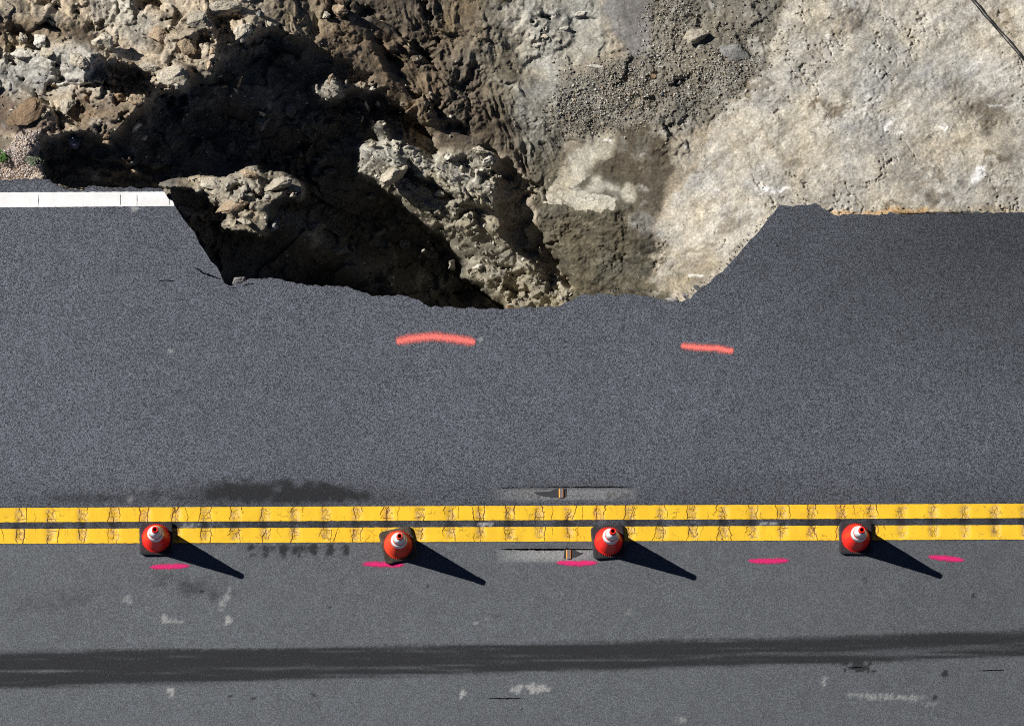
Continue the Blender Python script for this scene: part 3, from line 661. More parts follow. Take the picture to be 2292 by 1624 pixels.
# ---------------------------------------------------------------- road markings
def band_mesh(name, mat, L0, L1, x0, x1, dz, step=0.02, nacross=9, ragged=0.003, seed=1, clip_edge=False, parent=road):
    xs = np.arange(x0, x1 + step, step)
    t = np.linspace(0, 1, nacross)[:, None]
    ya = yat(L0, xs) + ragged * fbm(xs, 0 * xs, 0.06, 3, seed); yb = yat(L1, xs) + ragged * fbm(xs, 0 * xs, 0.06, 3, seed + 5)
    Y = ya[None, :] * (1 - t) + yb[None, :] * t; X = np.broadcast_to(xs, Y.shape)
    if clip_edge: Y = np.minimum(Y, edge_y(X) - 0.004)
    Zz = road_z(X, Y) + dz
    Y = Y.copy(); i = np.arange(X.size).reshape(X.shape)
    F = np.stack([i[1:, :-1], i[1:, 1:], i[:-1, 1:], i[:-1, :-1]], -1).reshape(-1, 4)
    return mesh_np(name, np.stack([X, Y, Zz], -1).reshape(-1, 3), F, mat, parent, attrs={'groove': ('FLOAT', groove_at(X, Y))})
m = NT('yellow_paint', 0.6, 0.3)
gr_ = m.attr('groove')
dv = m.n('ShaderNodeVectorMath', operation='ADD'); nz = m.n('ShaderNodeTexNoise'); nz.inputs['Scale'].default_value = 22; nz.inputs['Detail'].default_value = 3
m.l(m.tc.outputs['Object'], nz.inputs['Vector']); sc2 = m.n('ShaderNodeVectorMath', operation='SCALE'); m.l(nz.outputs['Color'], sc2.inputs[0]); sc2.inputs['Scale'].default_value = 0.05
m.l(m.tc.outputs['Object'], dv.inputs[0]); m.l(sc2.outputs[0], dv.inputs[1])
mp = m.n('ShaderNodeMapping'); mp.inputs['Scale'].default_value = (1.0, 0.62, 1.0); m.l(dv.outputs[0], mp.inputs[0])
cr = m.voro(15, 'DISTANCE_TO_EDGE', 'Distance', mp.outputs[0]); cr2 = m.voro(30, 'DISTANCE_TO_EDGE', 'Distance', mp.outputs[0])
width = m.math('ADD', m.math('MULTIPLY', gr_, 0.05), m.math('MULTIPLY', m.noise(7, 3, 0.6), 0.20)); width = m.math('SUBTRACT', width, 0.118)
ck = m.ramp(m.math('SUBTRACT', cr, width), 0.022, -0.008)
ck2 = m.math('MULTIPLY', m.ramp(cr2, 0.09, 0.02), m.ramp(gr_, 0.3, 0.9))
crack = m.math('MAXIMUM', ck, m.math('MULTIPLY', ck2, 0.7))
pl = m.math('MULTIPLY', m.ramp(gr_, 0.02, 0.5), m.ramp(m.noise(16, 3, 0.65), 0.38, 0.6))
yc = m.mix(m.math('MULTIPLY', pl, 0.7), (.84, .51, .024), (.72, .47, .17))
yc = m.scale(yc, m.ramp(m.noise(4, 4, 0.6), 0.3, 0.7, 0.93, 1.07))
yc = m.mix(m.math('MULTIPLY', m.ramp(m.noise(26, 4, 0.7), 0.58, 0.74), m.ramp(gr_, 0, .6, .25, .8)), yc, (.50, .31, .11))
yc = m.mix(m.math('MULTIPLY', m.ramp(m.noise(1.1, 3, 0.6), 0.45, 0.7), m.ramp(m.noise(11, 4, 0.7), 0.5, 0.7, 0, .35)), yc, (.40, .27, .10))
yc = m.mix(m.math('MULTIPLY', crack, 0.6), yc, (.09, .045, .02))
rust = m.attr('groove')
m.color(yc); m.bump(m.math('SUBTRACT', m.noise(60, 2), m.math('MULTIPLY', crack, 1.5)), 0.003, 0.6)
MAT_YEL = m.m
yl = band_mesh('yellow_line', MAT_YEL, YA0, YA1, RX0 + .1, RX1 - .2, 0.004, seed=11); tag(yl, 'yellow line nearest the broken edge of the road'); yl_first = yl
yl = band_mesh('yellow_line', MAT_YEL, YB0, YB1, RX0 + .1, RX1 - .2, 0.004, seed=21); tag(yl, 'yellow line the cones stand on')
m = NT('crack_in_paint', 1.0, 0.0); m.color(m.mix(m.noise(9, 2), (.10, .045, .015), (.26, .14, .045))); MAT_PCR = m.m
m.l(m.ramp(m.math('ADD', m.attr('fade'), m.math('MULTIPLY', m.noise(50, 2), .5)), 0.28, 0.5), m.b.inputs['Alpha'])
def paint_cracks(parent, L0, L1, seed):
    rnd = random.Random(seed); V = []; F = []; fade = []
    def crack_line(x, y, dx, dy, n_, w_, wob):
        pts_ = []
        for k in range(n_ + 1):
            pts_.append((x, y)); x += dx / n_ + rnd.gauss(0, wob); y += dy / n_ + rnd.gauss(0, wob * .4)
        base_i = len(V)
        for k, (a, b) in enumerate(pts_):
            a2, b2 = pts_[min(k + 1, n_)]; a1, b1 = pts_[max(k - 1, 0)]
            l_ = math.hypot(a2 - a1, b2 - b1) + 1e-6; nx_, ny2 = -(b2 - b1) / l_, (a2 - a1) / l_
            ww = w_ * (0.5 + rnd.random()) * (1 - 0.5 * k / n_)
            for c_ in (-1, 0, 1):
                X_ = a + nx_ * ww * c_; Y_ = b + ny2 * ww * c_
                lo = float(yat(L1, X_)) + .001; hi = float(yat(L0, X_)) - .001; Y_ = min(max(Y_, lo), hi)
                V.append((X_, Y_, 0)); fade.append(1 - abs(c_))
        for k in range(n_):
            for c_ in (0, 1):
                q = base_i + k * 3 + c_; F.append((q, q + 3, q + 4, q + 1))
    x0_ = WP(83, 1170).x
    for k in range(-27, 28):
        xc = x0_ + (k + 0.5) * PERIOD
        if not RX0 + .3 < xc < RX1 - .5: continue
        h_ = float(yat(L0, xc) - yat(L1, xc)); yt = float(yat(L0, xc))
        sev = rnd.random()
        for off in (-.045, .045, 0.0, .11):
            if rnd.random() < (.92, .85, .35 * sev + .1, .35)[(-.045, .045, 0.0, .11).index(off)]:
                top_ = rnd.random() < .75; L_ = h_ * (1 if rnd.random() < .6 else rnd.uniform(.35, .8))
                crack_line(xc + off + rnd.gauss(0, .014), yt if top_ else yt - h_, rnd.gauss(0, .018), -L_ if top_ else L_, 9, (.0026 + .0035 * sev) * (1 if off < .1 else .5), .0065)
        if rnd.random() < .5:
            side = .82 if seed % 2 else .2
            crack_line(xc - .055, yt - h_ * side, .11, rnd.gauss(0, .01), 6, .003, .003)
        for _ in range(rnd.randrange(0, 4)):
            a = rnd.uniform(0, 6.28); r_ = rnd.uniform(.02, .05)
            crack_line(xc + rnd.gauss(0, .04), yt - h_ * rnd.uniform(.2, .8), r_ * math.cos(a), r_ * math.sin(a), 4, .0024, .005)
    A_ = np.array(V); A_[:, 2] = road_z(A_[:, 0], A_[:, 1]) + 0.0062
    tag(mesh_np('crack', A_, F, MAT_PCR, parent, attrs={'fade': ('FLOAT', fade)}), kind='stuff')
paint_cracks(yl_first, YA0, YA1, 101); paint_cracks(yl, YB0, YB1, 202)
m = NT('white_paint', 0.6, 0.3)
ckx = m.voro(6, 'DISTANCE_TO_EDGE', 'Distance')
wc = m.mix(m.math('MULTIPLY', m.ramp(m.noise(45, 4, .7), 0.56, 0.72), 0.35), (.84, .84, .83), (.45, .45, .45)); wc = m.scale(wc, m.ramp(m.noise(5, 4), .35, .65, .92, 1.03))
m.color(wc); m.bump(m.noise(90, 2), 0.002, 0.5)
MAT_WHITE = m.m
xe = WP(389, 462).x
wl = band_mesh('white_line', MAT_WHITE, WL0, WL1, RX0 + .1, xe, 0.004, step=0.01, nacross=14, ragged=0.004, seed=31, clip_edge=True)

def ribbon(name, pts, width, mat, parent, dz=0.004, taper=0.15, seed=0, wob=0.0, step=0.012):
    """a flat strip along image-coordinate points; 'fade' is 1 on the spine and 0 at the rim"""
    P = [WP(*p) for p in pts]
    segs = []
    for a, b in zip(P[:-1], P[1:]):
        n_ = max(2, int((b - a).length / step))
        segs += [a.lerp(b, k / n_) for k in range(n_)]
    segs.append(P[-1]); n_ = len(segs); V = []; fade = []; F = []
    cross = [-1, -.55, 0, .55, 1]
    tot = 0
    for k, p in enumerate(segs):
        d = (segs[min(k + 1, n_ - 1)] - segs[max(k - 1, 0)]).normalized(); nn_ = Vector((-d.y, d.x, 0))
        e = min(k, n_ - 1 - k) / (n_ * taper + 1); e = min(1, e)
        w_ = width * 0.5 * (0.25 + 0.75 * math.sqrt(e)) * (1 + wob * mnoise.noise(Vector((k * 0.35, seed, 0))))
        off = nn_ * wob * 0.3 * width * mnoise.noise(Vector((k * 0.2, seed + 9, 0)))
        for c_ in cross:
            q = p + off + nn_ * c_ * w_
            V.append((q.x, q.y, float(road_z(np.array([q.x]), np.array([q.y]))[0]) + dz)); fade.append((1 - abs(c_)) * min(1, e * 2.5))
    for k in range(n_ - 1):
        for c_ in range(4):
            a = k * 5 + c_; F.append((a, a + 5, a + 6, a + 1))
    return mesh_np(name, V, F, mat, parent, attrs={'fade': ('FLOAT', fade)})
def spray_mat(name, colr, soft, dens=1.0):
    m = NT(name, 0.7, 0.2)
    m.color(m.scale(m.mix(0.0, colr, colr), m.ramp(m.noise(70, 3, 0.6), 0.3, 0.7, 0.8, 1.12)))
    a = m.ramp(m.math('ADD', m.attr('fade'), m.math('MULTIPLY', m.math('SUBTRACT', m.noise(95, 2, 0.6), 0.5), 1.6)), 0.10, 0.10 + soft, 0, dens)
    m.l(a, m.b.inputs['Alpha']); m.bump(m.noise(70, 2), 0.004, 0.6)
    return m.m
MAT_ORS = spray_mat('orange_spray_paint', (.90, .20, .17), 0.85)
MAT_PKS = spray_mat('pink_spray_paint', (.74, .022, .17), 0.7, .92)
for pts, wd, lb in (([(884,766),(905,760),(940,755),(975,753),(1010,757),(1040,762),(1066,766)], 0.15, 'longer curved orange paint stroke'), ([(1521,774),(1560,777),(1600,779),(1643,786)], 0.12, 'shorter straight orange paint stroke')):
    tag(ribbon('spray_mark', pts, wd, MAT_ORS, road, taper=0.05, seed=3, wob=0.15), lb)
for k_, (pts, lb) in enumerate((([(331,1268),(380,1267),(428,1265)], 'pink paint stroke beside the westernmost cone'), ([(806,1261),(850,1262),(908,1264)], 'pink paint stroke running under the skewed cone'), ([(1240,1258),(1290,1260),(1341,1258)], 'pink paint stroke below the slot with the marker'), ([(1669,1254),(1720,1255),(1770,1253)], 'pink paint stroke alone between two cones'), ([(2073,1245),(2110,1248),(2161,1254)], 'tilted pink paint stroke at the far right'))):
    tag(ribbon('spray_mark', pts, 0.088, MAT_PKS, road, taper=0.3, seed=20 + k_, wob=0.2), lb)
m = NT('crack_and_edge_dark', 1.0, 0.0); m.color((.004, .004, .005)); MAT_CRACK_EDGE = m.m
m.l(m.ramp(m.math('ADD', m.attr('fade'), m.math('MULTIPLY', m.noise(40, 2), .5)), 0.35, 0.55), m.b.inputs['Alpha'])
for pts, wd in (([(430,597),(445,604),(455,612),(470,616),(482,621),(498,626)], 0.022), ([(353,629),(372,627),(392,629)], 0.012), ([(539,642),(552,636),(570,635)], 0.012), ([(1108,1091),(1200,1091.5),(1300,1090.5),(1425,1090)], 0.022), ([(1108,1228),(1200,1228.4),(1345,1228)], 0.022), ([(505,640),(515,645),(530,644)], 0.01), ([(1090,1562),(1110,1561),(1130,1562),(1170,1561)], 0.012), ([(1890,1490),(1905,1493),(1930,1491)], .012), ([(2185,1500),(2215,1499),(2250,1498)], .01)):  # cracks, and plain dark lines along the upper edges of both slots
    ribbon('crack', pts, wd, MAT_CRACK_EDGE, road, dz=0.005, taper=0.4, seed=len(pts), wob=0.9)
for (a_, b_) in ((85.5, 1), (269, 2), (306, 4), (378, 5)):
    ribbon('crack', [(a_, 434), (a_ + 0.6, 448), (a_, 462)], 0.0055, MAT_CRACK_EDGE, wl, dz=0.0065, taper=0.3, seed=a_, wob=0.9)
# ---------------------------------------------------------------- traffic cones
m = NT('cone_orange', 0.42, 0.45)
m.color(m.mix(m.math('MULTIPLY', m.ramp(m.noise(16, 5, 0.7), 0.56, 0.72), 0.35), (.93, .022, .014), (.45, .015, .010)))
m.bump(m.noise(30, 3), 0.002, 0.3); MAT_CONE = m.m
m = NT('reflective_white', 0.35, 0.5)
m.color(m.mix(m.ramp(m.noise(22, 5, 0.7), 0.58, 0.70), (.88, .87, .90), (.58, .55, .62))); MAT_REFL = m.m
m = NT('black_rubber', 0.7, 0.3)
m.color(m.mix(m.ramp(m.noise(14, 5, 0.65), 0.45, 0.7), (.022, .021, .026), (.048, .044, .044))); m.bump(m.noise(60, 3), 0.003, 0.5); MAT_RUB = m.m
m = NT('dusty_rubber', 0.85, 0.2)
m.color(m.mix(m.ramp(m.noise(9, 5, 0.65), 0.35, 0.65), (.03, .027, .022), (.10, .082, .055))); m.bump(m.noise(60, 3), 0.003, 0.5); MAT_RUB2 = m.m
m = NT('scuffed_cone_orange', 0.6, 0.3)
m.color(m.mix(m.ramp(m.noise(11, 6, 0.7), 0.48, 0.66), (.88, .06, .02), (.45, .045, .018))); MAT_CONE2 = m.m
m = NT('inside_of_cone', 0.8, 0.2); m.color((.35, .012, .008)); MAT_CONEIN = m.m

def cone_r(z): return 0.1435 - 0.1405 * (z - 0.05) / 0.66 * 0.86
def lathe(prof, seg=72, ripple=None):
    V = []; F = []
    for r_, z_ in prof:
        for k in range(seg):
            a = 2 * math.pi * k / seg; V.append((r_ * math.cos(a), r_ * math.sin(a), z_))
    for j in range(len(prof) - 1):
        for k in range(seg):
            a = j * seg + k; b = j * seg + (k + 1) % seg; F.append((a, b, b + seg, a + seg))
    return V, F
def rounded_square(half, rad, z_, n=8):
    out = []
    for cx_, cy_, a0 in ((1, 1, 0), (-1, 1, 90), (-1, -1, 180), (1, -1, 270)):
        for k in range(n + 1):
            a = math.radians(a0 + 90 * k / n); out.append((cx_ * (half - rad) + rad * math.cos(a), cy_ * (half - rad) + rad * math.sin(a), z_))
    return out
def make_cone():
    root = empty('traffic_cone', (0, 0, 0))
    # base plate
    bm = bmesh.new(); rings = []
    for half, z_ in ((.168, .0), (.176, .004), (.1785, .012), (.1785, .026), (.174, .033), (.166, .036), (.150, .037)):
        rings.append([bm.verts.new(p) for p in rounded_square(half, .045 - (.1785 - half), z_)])
    for a, b in zip(rings[:-1], rings[1:]):
        for k in range(len(a)): bm.faces.new((a[k], a[(k + 1) % len(a)], b[(k + 1) % len(a)], b[k]))
    bm.faces.new(list(reversed(rings[0]))); bm.faces.new(rings[-1])
    bm_obj('base', bm, MAT_RUB, root, True)
    prof = [(.150, .038), (.151, .043), (.147, .048), (cone_r(.052), .054)] + [(cone_r(z_), z_) for z_ in (.08, .14, .2, .26, .32, .38, .44, .5, .56, .62, .655)] + [(.037, .658), (.035, .672), (.0335, .70), (.031, .711), (.027, .714), (.022, .710), (.020, .69)]
    V, F = lathe(prof); body = mesh_np('body', V, F, MAT_CONE, root)
    V, F = lathe([(.020, .69), (.021, .60), (.04, .5)], 40); mesh_np('opening', V, F, MAT_CONEIN, body)
    for z0_, z1_ in ((.362, .448), (.482, .632)):
        V, F = lathe([(cone_r(z0_) - .0004, z0_ - .001), (cone_r(z0_) + .0016, z0_), (cone_r(z1_) + .0016, z1_), (cone_r(z1_) - .0004, z1_ + .001)])
        mesh_np('reflective_band', V, F, MAT_REFL, root)
    # moulded lugs round the foot of the body
    bm = bmesh.new(); bmesh.ops.create_icosphere(bm, subdivisions=1, radius=1, matrix=Matrix.Diagonal((.0048, .0034, .006, 1)))
    lug = bpy.data.meshes.new('lug'); bm.to_mesh(lug); bm.free(); lug.materials.append(MAT_CONE)
    for k in range(46):
        if k % 23 in (0, 1): continue
        a = 2 * math.pi * k / 46
        o = bpy.data.objects.new('lug', lug); COL.objects.link(o); o.parent = body
        o.location = (.157 * math.cos(a), .157 * math.sin(a), .041); o.rotation_euler = (0, 0, a)
    return root
def copy_tree(o, parent=None):
    c = o.copy(); COL.objects.link(c); c.parent = parent
    for ch in o.children: copy_tree(ch, c)
    return c
cone0 = make_cone()
cones = [(349.4, 1205.0, 0.5, 0, 0, 'clean orange cone at the west end of the row, its base square to the lines'),
         (890.8, 1219.5, 13.5, 0, 0, 'scuffed orange cone standing skewed on a dusty brown base, its corner over a pink stroke'),
         (1361.0, 1212.3, 5.5, 1.6, 0.0, 'shiny orange cone standing at the end of the lower recessed slot'),
         (1913.8, 1204.0, -1.0, -.2, .7, 'orange cone with black scuff streaks, alone at the east end of the row')]
for k, (px_, py_, rz, tx, ty, lb) in enumerate(cones):
    c_ = cone0 if k == 0 else copy_tree(cone0)
    c_.location = WP(px_, py_, 0.0035); c_.rotation_euler = (math.radians(0), 0, math.radians(rz))
    tag(c_, lb, 'traffic cone', 'traffic cones along the yellow double line')
    for ch in c_.children:
        if not ch.name.startswith('base'): ch.rotation_euler = (math.radians(tx), math.radians(ty), math.radians(k * 77))
        if k == 1:
            rep = MAT_RUB2 if ch.name.startswith('base') else (MAT_CONE2 if ch.name.startswith(('body', 'lug')) else None)
            if rep: ch.data = ch.data.copy(); ch.data.materials[0] = rep

# ---------------------------------------------------------------- recessed pavement markers
m = NT('amber_reflector', 0.25, 0.6); m.color((.75, .30, .06)); MAT_AMB = m.m
m = NT('marker_body', 0.6, 0.4); m.color((.07, .06, .06)); MAT_MB = m.m
m = NT('marker_top_grey', 0.6, 0.4); m.color((.16, .145, .145)); MAT_MT = m.m
m = NT('bitumen_pad', 0.75, 0.35); m.color(m.mix(m.noise(40, 3), (.02, .02, .024), (.05, .05, .055))); m.bump(m.noise(50, 3), .004, .6); MAT_PAD = m.m
def marker(px_, py_, rz, flip, lb):
    root = empty('road_marker', WP(px_, py_, -0.016), rz)
    bm = bmesh.new()
    hw, hl = .026, .050
    pts = [(-hw, 0), (-hw * .55, .017), (hw * .55, .017), (hw, 0)]
    vs_ = [[bm.verts.new((x_, s_ * hl, z_)) for x_, z_ in pts] for s_ in (-1, 1)]
    for k in range(4): bm.faces.new((vs_[0][k], vs_[0][(k + 1) % 4], vs_[1][(k + 1) % 4], vs_[1][k]))
    bm.faces.new(vs_[0]); bm.faces.new(list(reversed(vs_[1])))
    bmesh.ops.recalc_face_normals(bm, faces=bm.faces); bm_obj('body', bm, MAT_MT, root)
    for sx in (-1, 1):
        bm = bmesh.new()
        q = [(sx * (hw + .001), -hl * .92, .001), (sx * (hw + .001), hl * .92, .001), (sx * (hw * .55 + .001), hl * .92, .0175), (sx * (hw * .55 + .001), -hl * .92, .0175)]
        o_ = [(x_ + sx * .002, y_, z_ + .0015) for x_, y_, z_ in q]
        a = [bm.verts.new(p) for p in q]; b = [bm.verts.new(p) for p in o_]
        for k in range(4): bm.faces.new((a[k], a[(k + 1) % 4], b[(k + 1) % 4], b[k]))
        bm.faces.new(a); bm.faces.new(b); bmesh.ops.recalc_face_normals(bm, faces=bm.faces)
        bm_obj('reflector', bm, MAT_AMB, root)
    # spread bitumen bed, fan-shaped
    bm = bmesh.new(); out = []
    prof = [(-.04, -.056), (.045, -.060), (.05, .058), (-.035, .056)] if False else None
    s_ = flip
    fan = [(s_ * .03, -.058), (s_ * .09, -.05), (s_ * .16, -.035), (s_ * .24, -.018 + .0), (s_ * .30, .012), (s_ * .22, .018), (s_ * .12, .022), (s_ * .05, .052), (-s_ * .045, .056), (-s_ * .055, -.05)]
    top = [bm.verts.new((x_, y_, .004)) for x_, y_ in fan]; bot = [bm.verts.new((x_ * 1.03, y_ * 1.03, -.01)) for x_, y_ in fan]
    bm.faces.new(top)
    for k in range(len(fan)): bm.faces.new((top[k], top[(k + 1) % len(fan)], bot[(k + 1) % len(fan)], bot[k]))
    bmesh.ops.recalc_face_normals(bm, faces=bm.faces); bm_obj('bitumen_bed', bm, MAT_PAD, root)
    tag(root, lb, 'road marker', 'recessed markers beside the double line')
marker(1256, 1103.5, 0, -1, 'amber road marker in the dirty slot on the broken-edge side of the yellow lines')
marker(1272.5, 1240, 0, 1, 'amber road marker in the clean pale slot beside a cone, above a pink stroke')

# ---------------------------------------------------------------- rocks
def hull_mesh(name, rnd, n=16, flat=0.7, bev=0.0):
    bm = bmesh.new()
    for _ in range(n):
        v = Vector((rnd.gauss(0, 1), rnd.gauss(0, 1), rnd.gauss(0, 1))).normalized() * rnd.uniform(.78, 1.0)
        bm.verts.new((v.x * 0.5, v.y * 0.5, v.z * 0.5 * flat))
    r_ = bmesh.ops.convex_hull(bm, input=bm.verts)
    bmesh.ops.delete(bm, geom=[v for v in r_['geom_interior'] if isinstance(v, bmesh.types.BMVert)], context='VERTS')
    bmesh.ops.recalc_face_normals(bm, faces=bm.faces)
    return bm
def rough_rock(rnd, flat, levels, amp, n=14):
    bm = hull_mesh('r', rnd, n, flat)
    for l_ in range(levels): bmesh.ops.subdivide_edges(bm, edges=bm.edges[:], cuts=1, use_grid_fill=True, smooth=0.0)
    bmesh.ops.triangulate(bm, faces=bm.faces)
    bmesh.ops.smooth_vert(bm, verts=bm.verts, factor=0.4, use_axis_x=True, use_axis_y=True, use_axis_z=True)
    sd_ = rnd.random() * 90
    for v in bm.verts:
        p = v.co * 2.3 + Vector((sd_, 0, 0))
        k_ = mnoise.fractal(p, 0.8, 2.1, 4) * amp + 0.5 * amp * (abs(mnoise.noise(p * 3.1)) - .3)
        v.co += v.co.normalized() * k_
    return bm
def rock_mat(name, c1, c2, vein=0.0, sc_=1.0):
    m = NT(name, 0.9, 0.2)
    oi = m.n('ShaderNodeObjectInfo')
    n_ = m.noise(7 * sc_, 5, 0.65); c = m.mix(m.ramp(n_, 0.36, 0.64), c1, c2)
    c = m.scale(c, m.ramp(m.noise(45 * sc_, 3, 0.7), 0.25, 0.75, 0.75, 1.22))
    c = m.scale(c, m.ramp(oi.outputs['Random'], 0, 1, 0.82, 1.15))
    m.color(c); m.bump(m.math('ADD', m.noise(26 * sc_, 4, .7), m.math('MULTIPLY', m.noise(80 * sc_, 2), .4)), 0.02 / sc_, 0.8)
    return m.m
RM = {'pale': rock_mat('pale_rock', (.50, .45, .36), (.38, .34, .26)), 'white': rock_mat('chalky_rock', (.60, .57, .50), (.46, .43, .36)),
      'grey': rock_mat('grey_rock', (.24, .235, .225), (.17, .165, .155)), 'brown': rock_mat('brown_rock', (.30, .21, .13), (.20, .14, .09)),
      'blue': rock_mat('blue_grey_rock', (.09, .10, .14), (.05, .06, .08)), 'tan': rock_mat('tan_rock', (.44, .34, .23), (.33, .25, .17)),
      'asphd': rock_mat('fresh_asphalt', (.07, .07, .075), (.11, .11, .11)), 'asph': rock_mat('broken_asphalt', (.30, .28, .27), (.20, .19, .19))}
def rock(px_, py_, w_, h_, col, label, cat='rock', ang=0, flat=0.6, name='rock', seed=None, sink=0.25, detail=None, dz=0.0, reach=True, zabs=None, group='loose rocks and clods on the slide'):
    seed = seed if seed is not None else int(px_ * 7 + py_ * 13)
    rnd = random.Random(seed)
    W_ = w_ / 207.0; H_ = h_ / 207.0
    big = max(w_, h_) > 22
    bm = rough_rock(rnd, 1.0, 3 if big else 2, 0.10 if big else 0.08, 16 if big else 12)
    nrm = tnormal(px_, py_); zt = min(W_, H_) * flat
    r_ = 0.3 * max(w_, h_)
    around = terr(np.array([px_, px_ - r_, px_ + r_, px_, px_]), np.array([py_, py_, py_, py_ - r_, py_ + r_]))
    zb = float(np.median(around)) - 0.25 * zt
    ztop = float(around.max()) + zt * 0.75
    hz = float(bil(HZ, np.array([(px_ - GX0) / STEP]), np.array([(py_ - GY0) / STEP]))[0])
    if reach: ztop = max(ztop, hz + 0.8 * zt)
    if zabs is not None: zb, ztop = zabs
    zt = ztop - zb
    lean = lift_xy(zt) if False else 0
    for v in bm.verts: v.co = Vector((v.co.x * W_, v.co.y * H_, v.co.z * zt))
    o = bm_obj(name, bm, RM[col], None, smooth=not big)
    q = Vector((0, 0, 1)).rotation_difference(Vector((nrm.x * .25, nrm.y * .25, 1)).normalized())
    o.rotation_mode = 'QUATERNION'; o.rotation_quaternion = q @ Matrix.Rotation(math.radians(ang), 3, 'Z').to_quaternion()
    o.location = WP(px_, py_, (zb + ztop) * 0.5 + dz) if zt < 0.16 else WP(px_, py_, zb + zt * 0.62 + dz) - Vector((0, 0, zt * 0.12))
    tag(o, label, cat, group); return o
